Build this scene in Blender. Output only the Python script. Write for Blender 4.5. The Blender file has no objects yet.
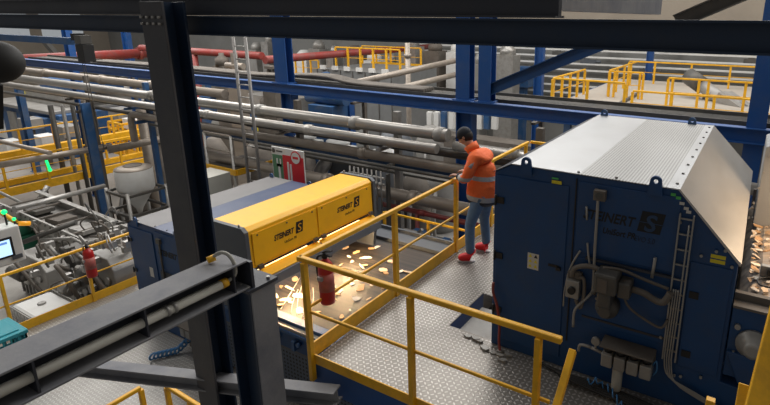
import bpy, bmesh, math, random
from mathutils import Vector, Matrix, noise
random.seed(7)
R = math.radians
SC = bpy.context.scene
COL = SC.collection

# ------------------------------------------------------------------ camera
CAMH = 3.2
PPX, PPY, FPX = 465.512, 159.764, 519.812
RM = Matrix(((0.869774, -0.136612, 0.474162), (0.493401, 0.227352, -0.839563), (0.006892, 0.964183, 0.265149)))
cd = bpy.data.cameras.new('camera'); cam = bpy.data.objects.new('camera', cd); COL.objects.link(cam)
M4 = RM.normalized().to_4x4(); M4.translation = (0, 0, CAMH)
cam.matrix_world = M4
cd.sensor_width = 36; cd.lens = FPX/770*36
cd.shift_x = (385-PPX)/770; cd.shift_y = -(202.5-PPY)/770
cd.clip_end = 300; cd.clip_start = .05
SC.camera = cam

def at(px, py, x=None, y=None, z=None):
    d = RM @ Vector((px-PPX, PPY-py, -FPX)); o = Vector((0, 0, CAMH))
    if x is not None: t = (x-o.x)/d.x
    elif y is not None: t = (y-o.y)/d.y
    else: t = (z-o.z)/d.z
    return o+d*t

# ------------------------------------------------------------------ materials
MATS = {}
def mat(name, col, rough=.5, metal=0., var=.12, scale=3., bump=0., bscale=60., dirt=None, dscale=2., damt=.5, emit=None, estr=0., stretch=None, coat=0., rvar=.1, alpha=1., trans=0.):
    m = bpy.data.materials.new(name); m.use_nodes = True
    nt = m.node_tree; b = nt.nodes['Principled BSDF']
    tc = nt.nodes.new('ShaderNodeTexCoord'); mp = nt.nodes.new('ShaderNodeMapping')
    nt.links.new(tc.outputs['Object'], mp.inputs['Vector'])
    if stretch: mp.inputs['Scale'].default_value = stretch
    n = nt.nodes.new('ShaderNodeTexNoise'); n.inputs['Scale'].default_value = scale; n.inputs['Detail'].default_value = 6
    nt.links.new(mp.outputs[0], n.inputs['Vector'])
    cr = nt.nodes.new('ShaderNodeMix'); cr.data_type = 'RGBA'
    lo = [c*(1-var) for c in col]; hi = [min(1, c*(1+var)) for c in col]
    cr.inputs[6].default_value = (*lo, 1); cr.inputs[7].default_value = (*hi, 1)
    nt.links.new(n.outputs['Fac'], cr.inputs[0])
    out = cr.outputs[2]
    if dirt:
        n2 = nt.nodes.new('ShaderNodeTexNoise'); n2.inputs['Scale'].default_value = dscale; n2.inputs['Detail'].default_value = 8; n2.inputs['Roughness'].default_value = .7
        nt.links.new(mp.outputs[0], n2.inputs['Vector'])
        r = nt.nodes.new('ShaderNodeMapRange'); r.inputs[1].default_value = .45; r.inputs[2].default_value = .7; r.inputs[4].default_value = damt
        nt.links.new(n2.outputs['Fac'], r.inputs[0])
        mx = nt.nodes.new('ShaderNodeMix'); mx.data_type = 'RGBA'; mx.inputs[7].default_value = (*dirt, 1)
        nt.links.new(r.outputs[0], mx.inputs[0]); nt.links.new(out, mx.inputs[6]); out = mx.outputs[2]
    nt.links.new(out, b.inputs['Base Color'])
    b.inputs['Metallic'].default_value = metal
    rr = nt.nodes.new('ShaderNodeMapRange'); rr.inputs[3].default_value = max(0.03, rough-rvar); rr.inputs[4].default_value = min(1, rough+rvar)
    nt.links.new(n.outputs['Fac'], rr.inputs[0]); nt.links.new(rr.outputs[0], b.inputs['Roughness'])
    if bump:
        n3 = nt.nodes.new('ShaderNodeTexNoise'); n3.inputs['Scale'].default_value = bscale
        nt.links.new(mp.outputs[0], n3.inputs['Vector'])
        bp = nt.nodes.new('ShaderNodeBump'); bp.inputs['Strength'].default_value = bump; bp.inputs['Distance'].default_value = .02
        nt.links.new(n3.outputs['Fac'], bp.inputs['Height']); nt.links.new(bp.outputs[0], b.inputs['Normal'])
    if emit:
        b.inputs['Emission Color'].default_value = (*emit, 1); b.inputs['Emission Strength'].default_value = estr
    if coat: b.inputs['Coat Weight'].default_value = coat
    MATS[name] = m
    return m

navy = mat('navy_paint', (.006, .055, .175), .5, 0, .2, 2.5, bump=.05, dirt=(.06, .06, .06), damt=.25, dscale=3)
navyd = mat('dark_steel_paint', (.035, .040, .055), .5, 0, .2, 3, bump=.08, dirt=(.06, .05, .04), damt=.3)
darknavy = mat('dark_navy_paint', (.007, .024, .058), .5, 0, .2, 2.5, bump=.05, dirt=(.05, .045, .04), damt=.3, dscale=3)
steelblue = mat('beam_blue', (.010, .075, .27), .45, 0, .15, 2, dirt=(.10, .10, .10), damt=.3)
dust = mat('dusty_blue', (.24, .24, .25), .65, 0, .2, 5, bump=.05, dirt=(.10, .11, .15), damt=.6, dscale=2)
greyp = mat('grey_panel', (.085, .095, .11), .5, 0, .15, 3, dirt=(.12, .12, .12), damt=.3)
ltgrey = mat('light_grey_metal', (.34, .33, .31), .45, .3, .2, 4, dirt=(.16, .14, .12), damt=.6)
galv = mat('galvanised_steel', (.42, .41, .39), .4, .55, .18, 5, dirt=(.22, .19, .15), damt=.5, dscale=4)
dkmet = mat('dark_metal', (.10, .097, .09), .55, .3, .3, 4, dirt=(.16, .13, .10), damt=.5)
dkgalv = mat('dull_galvanised', (.22, .21, .20), .5, .4, .2, 5)
brown = mat('dusty_brown_metal', (.15, .13, .11), .7, .1, .3, 3, dirt=(.07, .06, .05), damt=.6)
pipe_l = mat('pipe_light_metal', (.46, .44, .41), .32, .5, .1, 2, dirt=(.22, .18, .14), damt=.6, stretch=(.5, 3, 3))
pipe_b = mat('pipe_beige', (.36, .31, .26), .45, .3, .2, 4, dirt=(.18, .15, .12), damt=.6, stretch=(.5, 3, 3))
yel = mat('safety_yellow', (.90, .47, .015), .42, 0, .12, 4, dirt=(.40, .20, .03), damt=.5, dscale=5)
yelh = mat('hood_yellow', (.95, .50, .010), .42, 0, .05, 2, dirt=(.75, .38, .02), damt=.4, dscale=3)
red = mat('extinguisher_red', (.42, .012, .010), .35, 0, .1, 4)
redp = mat('pipe_red', (.27, .035, .028), .5, 0, .2, 3, dirt=(.16, .10, .09), damt=.6)
black = mat('black_plastic', (.012, .012, .013), .5, 0, .2, 5)
rubber = mat('black_rubber', (.02, .019, .018), .7, 0, .3, 5)
white = mat('white_paint', (.72, .72, .70), .5, 0, .05, 3, dirt=(.5, .47, .42), damt=.4)
whiteg = mat('white_pvc', (.40, .39, .345), .5, 0, .08, 4)
concrete = mat('concrete_floor', (.27, .25, .225), .85, 0, .25, 1.2, bump=.1, dirt=(.14, .12, .10), damt=.6, dscale=.6)
wallm = mat('grey_wall', (.22, .22, .21), .85, 0, .12, .7, dirt=(.13, .13, .12), damt=.5, dscale=.4)
wallb = mat('beige_wall', (.30, .26, .21), .85, 0, .12, .7, dirt=(.20, .17, .14), damt=.4, dscale=.4)
bluegrey = mat('blue_grey_bar', (.16, .18, .21), .4, .2, .1, 3)
chip = mat('pale_chip', (.66, .48, .32), .8, 0, .4, 9)
teal = mat('teal_plastic', (.03, .30, .36), .5, 0, .1, 5)
bluehose = mat('blue_hose', (.05, .19, .42), .4)
ledm = mat('green_led', (.05, .5, .2), .4, emit=(.0, 1, .22), estr=1.4)
orange_glow = mat('amber_motor_glow', (.8, .35, .02), .4, emit=(1, .4, .02), estr=.4)  # emission added to the orange of a small motor
lampw = mat('warm_lamp', (1, .8, .5), .4, emit=(1, .62, .25), estr=5)
winm = mat('bright_window', (.35, .38, .40), .3, emit=(.9, .95, 1), estr=.22)
jeans = mat('denim', (.13, .21, .32), .85, 0, .35, 14, bump=.15)
shoer = mat('red_shoe', (.75, .012, .018), .55, 0, .1, 10)
skin = mat('skin', (.50, .27, .19), .5, 0, .05, 8)
hair = mat('dark_hair', (.02, .014, .010), .7)
capm = mat('black_cap', (.012, .014, .02), .75)
printk = mat('black_print', (.006, .008, .012), .6, 0, 0)
logod = mat('logo_letter_blue', (.02, .055, .13), .6, 0, 0)
gold = mat('logo_letter_yellow', (.85, .42, .01), .6, 0, 0)
stick = mat('white_sticker', (.62, .60, .55), .6, 0, 0)
stkyel = mat('yellow_sticker', (.75, .62, .03), .6, 0, 0)
stkgrn = mat('green_sticker', (.10, .50, .12), .6, 0, 0)
postg = mat('poster_green', (.09, .22, .12), .5, 0, .05, 4)
postr = mat('poster_red', (.62, .02, .03), .5, 0, .05, 4)
scr = mat('screen_lit', (.3, .5, .8), .3, emit=(.55, .78, 1), estr=1.1)
scrd = mat('screen_text_band', (.1, .2, .5), .3, emit=(.15, .3, .7), estr=.8)
bmach = mat('machine_blue', (.02, .085, .22), .5, 0, .2, 3, dirt=(.15, .16, .17), damt=.5)
greenp = mat('green_machine_paint', (.02, .14, .08), .5, 0, .2, 4)
sheetw = mat('brushed_cover_sheet', (.52, .50, .47), .36, .3, .06, 6, dirt=(.42, .38, .33), damt=.35, stretch=(1, .3, 1))
roofw = mat('roof_sheet_pale', (.50, .51, .52), .33, .3, .06, 3, dirt=(.42, .42, .42), damt=.35)
roofl = mat('roof_sheet_dusty', (.17, .165, .165), .5, .2, .06, 3, dirt=(.13, .13, .14), damt=.35)
roofb = mat('roof_blue_reflection', (.03, .055, .13), .4, .1, .1, 2, dirt=(.15, .15, .17), damt=.35, dscale=1.2)  # blue tint paints in the reflection on the roof mesh and cover

def chequer(name, c1, c2, pitch=.052, metal=.5, rough=.38, dirt=.5):
    m = bpy.data.materials.new(name); m.use_nodes = True; nt = m.node_tree; b = nt.nodes['Principled BSDF']; N = nt.nodes.new; L = nt.links.new
    tc = N('ShaderNodeTexCoord'); sep = N('ShaderNodeSeparateXYZ'); L(tc.outputs['Object'], sep.inputs[0])
    def ma(op, a, b_=None, c=None):
        n = N('ShaderNodeMath'); n.operation = op
        for i, v in enumerate((a, b_, c)):
            if v is None: continue
            if isinstance(v, (int, float)): n.inputs[i].default_value = v
            else: L(v, n.inputs[i])
        return n.outputs[0]
    u = ma('MULTIPLY', sep.outputs[0], 1/pitch); v = ma('MULTIPLY', sep.outputs[1], 1/pitch)
    fu = ma('SUBTRACT', ma('FRACT', u), .5); fv = ma('SUBTRACT', ma('FRACT', v), .5)
    par = ma('FLOORED_MODULO', ma('ADD', ma('FLOOR', u), ma('FLOOR', v)), 2)
    a = ma('MULTIPLY', ma('ADD', fu, fv), .7071); d = ma('MULTIPLY', ma('SUBTRACT', fu, fv), .7071)
    la = ma('ADD', ma('MULTIPLY', a, par), ma('MULTIPLY', d, ma('SUBTRACT', 1, par)))
    sa = ma('ADD', ma('MULTIPLY', d, par), ma('MULTIPLY', a, ma('SUBTRACT', 1, par)))
    e = ma('ADD', ma('POWER', ma('MULTIPLY', la, 1/.44), 2), ma('POWER', ma('MULTIPLY', sa, 1/.19), 2))
    h = N('ShaderNodeMapRange'); h.inputs[1].default_value = 1.15; h.inputs[2].default_value = .4; L(e, h.inputs[0])
    n1 = N('ShaderNodeTexNoise'); n1.inputs['Scale'].default_value = 1.3; n1.inputs['Detail'].default_value = 8; L(tc.outputs['Object'], n1.inputs['Vector'])
    r1 = N('ShaderNodeMapRange'); r1.inputs[1].default_value = .4; r1.inputs[2].default_value = .68; r1.inputs[4].default_value = dirt; L(n1.outputs['Fac'], r1.inputs[0])
    mx = N('ShaderNodeMix'); mx.data_type = 'RGBA'; mx.inputs[6].default_value = (*c1, 1); mx.inputs[7].default_value = (*c2, 1); L(h.outputs[0], mx.inputs[0])
    m2 = N('ShaderNodeMix'); m2.data_type = 'RGBA'; m2.inputs[7].default_value = (.12, .105, .09, 1); L(r1.outputs[0], m2.inputs[0]); L(mx.outputs[2], m2.inputs[6])
    L(m2.outputs[2], b.inputs['Base Color']); b.inputs['Metallic'].default_value = metal; b.inputs['Roughness'].default_value = rough
    bp = N('ShaderNodeBump'); bp.inputs['Strength'].default_value = .3; bp.inputs['Distance'].default_value = .008; L(h.outputs[0], bp.inputs['Height']); L(bp.outputs[0], b.inputs['Normal'])
    return m
plate = chequer('chequer_plate', (.27, .25, .225), (.60, .57, .53), pitch=.045)
plate2 = chequer('chequer_plate_low', (.34, .33, .31), (.50, .49, .47), dirt=.35)

def dots(name, base, hole, pitch=.02, rad=.3, rough=.4, metal=.3, axes=(0, 1), low=None):
    m = bpy.data.materials.new(name); m.use_nodes = True; nt = m.node_tree; b = nt.nodes['Principled BSDF']; N = nt.nodes.new; L = nt.links.new
    tc = N('ShaderNodeTexCoord'); sep = N('ShaderNodeSeparateXYZ'); L(tc.outputs['Object'], sep.inputs[0])
    def ma(op, a, b_=None):
        n = N('ShaderNodeMath'); n.operation = op
        for i, v in enumerate((a, b_)):
            if v is None: continue
            if isinstance(v, (int, float)): n.inputs[i].default_value = v
            else: L(v, n.inputs[i])
        return n.outputs[0]
    us = [ma('POWER', ma('SUBTRACT', ma('FRACT', ma('MULTIPLY', sep.outputs[i], 1/pitch)), .5), 2) for i in axes]
    d = ma('SQRT', ma('ADD', us[0], us[1])); f = ma('LESS_THAN', d, rad)
    if low is not None: f = ma('MULTIPLY', f, ma('LESS_THAN', sep.outputs[2], low))
    mx = N('ShaderNodeMix'); mx.data_type = 'RGBA'; mx.inputs[6].default_value = (*base, 1); mx.inputs[7].default_value = (*hole, 1); L(f, mx.inputs[0])
    L(mx.outputs[2], b.inputs['Base Color']); b.inputs['Roughness'].default_value = rough; b.inputs['Metallic'].default_value = metal
    return m
meshroof = dots('perforated_roof', (.42, .42, .41), (.12, .12, .12), .026, .30)
perf = dots('perforated_panel', (.09, .12, .17), (.012, .012, .012), .06, .28, axes=(0, 2), low=-1.15)

def beltmat(name, c1, c2, scale=(.15, 22, 1), rough=.42):
    m = bpy.data.materials.new(name); m.use_nodes = True; nt = m.node_tree; b = nt.nodes['Principled BSDF']; N = nt.nodes.new; L = nt.links.new
    tc = N('ShaderNodeTexCoord'); mp = N('ShaderNodeMapping'); mp.inputs['Scale'].default_value = scale; L(tc.outputs['Object'], mp.inputs[0])
    n = N('ShaderNodeTexNoise'); n.inputs['Scale'].default_value = 1.; n.inputs['Detail'].default_value = 4; L(mp.outputs[0], n.inputs['Vector'])
    r = N('ShaderNodeMapRange'); r.inputs[1].default_value = .35; r.inputs[2].default_value = .68; L(n.outputs['Fac'], r.inputs[0])
    mx = N('ShaderNodeMix'); mx.data_type = 'RGBA'; mx.inputs[6].default_value = (*c1, 1); mx.inputs[7].default_value = (*c2, 1); L(r.outputs[0], mx.inputs[0])
    L(mx.outputs[2], b.inputs['Base Color'])
    r2 = N('ShaderNodeMapRange'); r2.inputs[3].default_value = rough-.08; r2.inputs[4].default_value = rough+.2; L(n.outputs['Fac'], r2.inputs[0]); L(r2.outputs[0], b.inputs['Roughness'])
    return m
belt = beltmat('dark_belt', (.012, .011, .011), (.060, .048, .040))
belt.node_tree.nodes['Principled BSDF'].inputs['Specular IOR Level'].default_value = .35
belt2 = beltmat('worn_belt', (.20, .155, .12), (.60, .48, .36), (.15, 9, 9), .35)

def jacket_mat():
    m = bpy.data.materials.new('hi_vis_jacket'); m.use_nodes = True; nt = m.node_tree; b = nt.nodes['Principled BSDF']; N = nt.nodes.new; L = nt.links.new
    tc = N('ShaderNodeTexCoord'); sep = N('ShaderNodeSeparateXYZ'); L(tc.outputs['Object'], sep.inputs[0])
    cr = N('ShaderNodeValToRGB'); cr.color_ramp.interpolation = 'CONSTANT'
    mr = N('ShaderNodeMapRange'); mr.inputs[1].default_value = .7; mr.inputs[2].default_value = 1.7; L(sep.outputs[2], mr.inputs[0]); L(mr.outputs[0], cr.inputs[0])
    el = cr.color_ramp.elements
    O = (1.0, .17, .035, 1); K = (.018, .02, .035, 1); G = (.42, .42, .42, 1)
    el[0].position = 0; el[0].color = K; el[1].position = .15; el[1].color = G
    for p, c in ((.22, O), (.435, G), (.495, O)):
        e = el.new(p); e.color = c
    L(cr.outputs[0], b.inputs['Base Color']); b.inputs['Roughness'].default_value = .7
    n = N('ShaderNodeTexNoise'); n.inputs['Scale'].default_value = 11; L(tc.outputs['Object'], n.inputs['Vector'])
    bp = N('ShaderNodeBump'); bp.inputs['Strength'].default_value = .5; bp.inputs['Distance'].default_value = .04; L(n.outputs['Fac'], bp.inputs['Height']); L(bp.outputs[0], b.inputs['Normal'])
    return m
jack = jacket_mat()
orange = mat('orange_fabric', (1.0, .17, .035), .7, 0, .06, 12, bump=.3, bscale=14)
reflect = mat('reflective_tape', (.45, .45, .46), .45, .2, .1, 20)
darkfab = mat('navy_fabric', (.02, .022, .038), .8, 0, .2, 12)

# ------------------------------------------------------------------ geometry helpers
class MB:
    def __init__(s): s.bm = bmesh.new()
    def box(s, x0, x1, y0, y1, z0, z1):
        v = [s.bm.verts.new(p) for p in ((x0, y0, z0), (x1, y0, z0), (x1, y1, z0), (x0, y1, z0), (x0, y0, z1), (x1, y0, z1), (x1, y1, z1), (x0, y1, z1))]
        for f in ((3, 2, 1, 0), (4, 5, 6, 7), (0, 1, 5, 4), (1, 2, 6, 5), (2, 3, 7, 6), (3, 0, 4, 7)): s.bm.faces.new([v[i] for i in f])
        return s
    def cbox(s, c, d): return s.box(c[0]-d[0]/2, c[0]+d[0]/2, c[1]-d[1]/2, c[1]+d[1]/2, c[2]-d[2]/2, c[2]+d[2]/2)
    def frame(s, p, q, up=None):
        p = Vector(p); q = Vector(q); d = (q-p).normalized()
        u = Vector(up) if up else (Vector((0, 0, 1)) if abs(d.z) < .95 else Vector((0, 1, 0)))
        a = d.cross(u).normalized(); b = a.cross(d).normalized()
        return p, q, a, b
    def ring(s, prof, p, a, b): return [s.bm.verts.new(p+a*u+b*v) for u, v in prof]
    def sweep(s, prof, p, q, up=None, cap=True):
        p, q, a, b = s.frame(p, q, up)
        r0 = s.ring(prof, p, a, b); r1 = s.ring(prof, q, a, b); n = len(prof)
        for i in range(n): s.bm.faces.new((r0[i], r0[(i+1) % n], r1[(i+1) % n], r1[i]))
        if cap: s.bm.faces.new(r0[::-1]); s.bm.faces.new(r1)
        return s
    def bar(s, p, q, w, h=None, up=None):
        h = h or w; return s.sweep([(-w/2, -h/2), (w/2, -h/2), (w/2, h/2), (-w/2, h/2)], p, q, up)
    def ibeam(s, p, q, w, h, tf=.018, tw=.012, up=None):
        W, H = w/2, h/2; t = tw/2
        return s.sweep([(-W, -H), (W, -H), (W, -H+tf), (t, -H+tf), (t, H-tf), (W, H-tf), (W, H), (-W, H), (-W, H-tf), (-t, H-tf), (-t, -H+tf), (-W, -H+tf)], p, q, up)
    def tube(s, p, q, r, n=14, r2=None, cap=True):
        p, q, a, b = s.frame(p, q); r2 = r if r2 is None else r2
        c = [(math.cos(2*math.pi*i/n), math.sin(2*math.pi*i/n)) for i in range(n)]
        r0 = s.ring([(x*r, y*r) for x, y in c], p, a, b); r1 = s.ring([(x*r2, y*r2) for x, y in c], q, a, b)
        for i in range(n):
            f = s.bm.faces.new((r0[i], r0[(i+1) % n], r1[(i+1) % n], r1[i])); f.smooth = True
        if cap: s.bm.faces.new(r0[::-1]); s.bm.faces.new(r1)
        return s
    def path(s, pts, r, n=10, sub=4):
        P = [Vector(p) for p in pts]
        if sub > 1 and len(P) > 2:
            Q = []
            for i in range(len(P)-1):
                a, b, c, d = P[max(i-1, 0)], P[i], P[i+1], P[min(i+2, len(P)-1)]
                for k in range(sub):
                    t = k/sub; Q.append(.5*((2*b)+(c-a)*t+(2*a-5*b+4*c-d)*t*t+(3*b-a-3*c+d)*t**3))
            Q.append(P[-1]); P = Q
        rings = []; u = None
        for i, p in enumerate(P):
            d = (P[min(i+1, len(P)-1)]-P[max(i-1, 0)]).normalized()
            if u is None: u = d.orthogonal().normalized()
            u = (u-d*u.dot(d)).normalized(); w = d.cross(u)
            rings.append([s.bm.verts.new(p+(u*math.cos(2*math.pi*k/n)+w*math.sin(2*math.pi*k/n))*r) for k in range(n)])
        for a, b in zip(rings, rings[1:]):
            for i in range(n):
                f = s.bm.faces.new((a[i], a[(i+1) % n], b[(i+1) % n], b[i])); f.smooth = True
        s.bm.faces.new(rings[0][::-1]); s.bm.faces.new(rings[-1]); return s
    def prism(s, poly, axis, a, b):
        def mk(u, v, w):
            return {'y': (u, w, v), 'x': (w, u, v), 'z': (u, v, w)}[axis]
        r0 = [s.bm.verts.new(mk(u, v, a)) for u, v in poly]; r1 = [s.bm.verts.new(mk(u, v, b)) for u, v in poly]; n = len(poly)
        for i in range(n): s.bm.faces.new((r0[i], r0[(i+1) % n], r1[(i+1) % n], r1[i]))
        s.bm.faces.new(r0[::-1]); s.bm.faces.new(r1); return s
    def lathe(s, prof, c, n=24, axis='z'):
        c = Vector(c); rings = []
        for r, h in prof:
            ring = []
            for i in range(n):
                t = 2*math.pi*i/n; o = (r*math.cos(t), r*math.sin(t), h)
                if axis == 'y': o = (o[0], h, o[1])
                if axis == 'x': o = (h, o[0], o[1])
                ring.append(s.bm.verts.new(c+Vector(o)))
            rings.append(ring)
        for a, b in zip(rings, rings[1:]):
            for i in range(n):
                f = s.bm.faces.new((a[i], a[(i+1) % n], b[(i+1) % n], b[i])); f.smooth = True
        s.bm.faces.new(rings[0][::-1]); s.bm.faces.new(rings[-1]); return s
    def ball(s, c, r, seg=16, sc=(1, 1, 1)):
        m = Matrix.Translation(c) @ Matrix.Diagonal((r*sc[0], r*sc[1], r*sc[2], 1))
        k = bmesh.ops.create_uvsphere(s.bm, u_segments=seg, v_segments=seg//2+2, radius=1, matrix=m)
        for v in k['verts']:
            for f in v.link_faces: f.smooth = True
        return s
    def build(s, name, material, parent=None, bevel=0, kind=None, label=None):
        bmesh.ops.recalc_face_normals(s.bm, faces=s.bm.faces)
        me = bpy.data.meshes.new(name); s.bm.to_mesh(me); s.bm.free()
        mm = material if isinstance(material, (list, tuple)) else [material]
        for m in mm: me.materials.append(m)
        o = bpy.data.objects.new(name, me); COL.objects.link(o)
        if parent is not None: adopt(o, parent)
        if bevel:
            b = o.modifiers.new('b', 'BEVEL'); b.width = bevel; b.segments = 2; b.limit_method = 'ANGLE'
        if kind: o['kind'] = kind
        if label: o['label'] = label
        return o
def islands(mb):
    bm = mb.bm; seen = set(); out = []
    for v in bm.verts:
        if v in seen: continue
        st = [v]; seen.add(v); comp = []
        while st:
            a = st.pop(); comp.append(a)
            for e in a.link_edges:
                b = e.other_vert(a)
                if b not in seen: seen.add(b); st.append(b)
        ids = {x: i for i, x in enumerate(comp)}; nb = MB()
        nv = [nb.bm.verts.new(x.co) for x in comp]; fs = {f for x in comp for f in x.link_faces}
        for f in fs:
            g = nb.bm.faces.new([nv[ids[x]] for x in f.verts]); g.smooth = f.smooth
        out.append(nb)
    bm.free(); return out
def builds(mb, name, material, parent, bevel=0):
    return [i.build(name, material, parent, bevel) for i in islands(mb)]
LOC = {}
def wloc(o):
    v = Vector(o.location) if o.name not in LOC else LOC[o.name]
    return v
def adopt(o, parent):
    o.parent = parent
    o.matrix_parent_inverse = Matrix.Translation(-LOC.get(parent.name, Vector((0, 0, 0))))
def thing(name, label, cat, loc=(0, 0, 0), group=None):
    o = bpy.data.objects.new(name, None); COL.objects.link(o); o.location = loc; o.empty_display_size = .1
    LOC[o.name] = Vector(loc)
    o['label'] = label; o['category'] = cat
    if group: o['group'] = group
    return o
def tag(o, label, cat, group=None, kind=None):
    o['label'] = label; o['category'] = cat
    if group: o['group'] = group
    if kind: o['kind'] = kind
    return o
def struct(o):
    o['kind'] = 'structure'; return o
def kids(o): return [c for c in list(bpy.data.objects) if c.parent == o]
def copy_tree(o, dloc, label=None, group=None):
    cs = kids(o); r = o.copy(); COL.objects.link(r); r.location = Vector(o.location)+Vector(dloc)
    LOC[r.name] = r.location.copy()
    if label: r['label'] = label
    if group: r['group'] = group
    for c in cs:
        sub = kids(c); d = c.copy(); COL.objects.link(d); d.parent = r; d.matrix_parent_inverse = c.matrix_parent_inverse
        for g in sub:
            e = g.copy(); COL.objects.link(e); e.parent = d; e.matrix_parent_inverse = g.matrix_parent_inverse
    return r

def text(body, name, loc, size, face, m, parent, ext=.0015, bold=0., shear=0., align='LEFT', width=None):
    """flat lettering standing on a face; face: '-y' or '+x'"""
    cu = bpy.data.curves.new(name, 'FONT'); cu.body = body; cu.size = size; cu.extrude = ext; cu.offset = bold; cu.shear = shear; cu.align_x = align; cu.resolution_u = 3
    t = bpy.data.objects.new(name, cu); COL.objects.link(t)
    bpy.context.view_layer.update()
    me = bpy.data.meshes.new_from_object(t.evaluated_get(bpy.context.evaluated_depsgraph_get()))
    bpy.data.objects.remove(t)
    xs = [v.co.x for v in me.vertices]; w = max(xs)-min(xs); sx = width/w if width else 1
    rot = {'-y': Matrix.Rotation(R(90), 4, 'X'), '+x': Matrix.Rotation(R(90), 4, 'Z') @ Matrix.Rotation(R(90), 4, 'X')}[face]
    me.transform(Matrix.Translation(loc) @ rot @ Matrix.Diagonal((sx, 1, 1, 1)))
    me.materials.clear(); me.materials.append(m); me.name = name
    o = bpy.data.objects.new(name, me); COL.objects.link(o)
    if parent is not None: adopt(o, parent)
    return o

# ================================================================== SETTING
GZ = -5.0
struct(MB().box(-62, 14, -8, 32, GZ-.2, GZ).build('floor', concrete))
struct(MB().box(-62, 14, 31, 31.3, GZ, 1.9).box(-21, -20.7, 30.9, 31, GZ, 1.9).build('wall_back', wallm))
struct(MB().box(-62, 14, 31.05, 31.3, 1.9, 9).build('wall_back_upper', wallb))
struct(MB().box(-62, -61.7, -8, 31, GZ, 9).build('wall_left', wallb))
for k in range(9):                                   # window strip high in the far walls
    w = MB().box(-60+4.2*k, -56.6+4.2*k, 30.98, 31.02, 1.7, 3.1).build('window_%d' % (k+1), winm); struct(w)
for k in range(6):
    w = MB().box(-61.68, -61.62, 2+4.6*k, 5.6+4.6*k, .8, 3.2).build('window_%d' % (k+10), winm); struct(w)
for i, z in enumerate((2.35, 2.75)):
    struct(MB().box(-24, 14, 30.98, 31.05, z, z+.06).build('trim_%d' % (i+1), dkmet))

# ================================================================== STEEL NEAR THE CAMERA
def hcol(mb, x, y, w, d, z0, z1, web='x', tf=.022, tw=.016):
    """H section standing upright. web='x': flanges face +-x"""
    if web == 'x':
        mb.box(x-w/2, x-w/2+tf, y-d/2, y+d/2, z0, z1); mb.box(x+w/2-tf, x+w/2, y-d/2, y+d/2, z0, z1); mb.box(x-w/2+tf, x+w/2-tf, y-tw/2, y+tw/2, z0, z1)
    else:
        mb.box(x-w/2, x+w/2, y-d/2, y-d/2+tf, z0, z1); mb.box(x-w/2, x+w/2, y+d/2-tf, y+d/2, z0, z1); mb.box(x-tw/2, x+tw/2, y-d/2+tf, y+d/2-tf, z0, z1)
    return mb
LZ = -2.0
# tall column
t = thing('steel_column', 'tall dark steel column rising past the teal crate side to the roof beams', 'column', (-4.24, 2.62, LZ))
t['label'] = 'tall dark steel column running from the lower platform up to the overhead beams'
MB().box(-4.44, -4.14, 2.50, 2.522, LZ, 3.30).build('flange', mat('column_grey', (.055, .055, .062), .55, 0, .15, 3, dirt=(.12, .11, .10), damt=.4), t, .003)
MB().box(-4.298, -4.282, 2.522, 2.678, LZ, 3.30).build('web', darknavy, t)
MB().box(-4.44, -4.14, 2.678, 2.70, LZ, 3.30).build('flange', darknavy, t, .003)
b = MB()
for x in (-4.41, -4.33, -4.25, -4.17):
    for z in (3.13, 3.18): b.tube((x, 2.50, z), (x, 2.475, z), .011, 6)
builds(b, 'bolt', galv, t)
# big overhead beam
b = MB().ibeam((-14, 2.86, 3.115), (2.6, 2.86, 3.115), .16, .155, .012, .05)
tag(b.build('overhead_beam', darknavy), 'long dark navy beam crossing the whole view just below eye level', 'beam')
ue = at(560, 12, y=2.86).x
b = MB().ibeam((-14, 2.86, 3.272), (ue, 2.86, 3.272), .15, .15, .012, .05)
tag(b.build('overhead_beam', navyd), 'slimmer dark beam lying on top of the long navy beam', 'beam')
for px in (200, 448, 492):
    p = at(px, 10, y=2.80)
    s = MB().box(p.x-.02, p.x+.02, 2.74, 2.98, 3.348, 3.50).build('hanger_plate', black)
    tag(s, {200: 'dark hanger plate bolted on the beam beside the tall column', 448: 'dark hanger plate on the beam, middle one of three', 492: 'dark hanger plate on the beam above the pair of blue columns'}[px], 'bracket', 'hanger plates on the overhead beam')
# beam running away above, to the right, and brace above it
q = at(640, 14, z=3.5); q2 = at(662, 16, x=q.x)
tag(MB().box(-1.72, -1.5, 3.05, 8.8, 3.255, 3.8).build('ceiling_girder', dust), 'grey blue girder running away above the long navy beam', 'beam')
a = at(676, 22, y=8); c = at(800, -31, y=8)
tag(MB().ibeam(a, c, .18, .20).build('diagonal_brace', dkmet), 'dark slanting brace above the long navy beam, beige wall behind', 'brace')
# deck overhead (underside just peeps into the frame)
tag(MB().box(-24, at(146, 5, y=7).x, 7.0, 7.5, at(70, 5, y=7).z, 3.9).box(-24, at(146, 5, y=7).x, 6.9, 7.0, at(70, 2, y=7).z, 3.9).build('deck_underside', brown), 'brown underside of the upper deck at the very top of the picture', 'deck')

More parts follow.
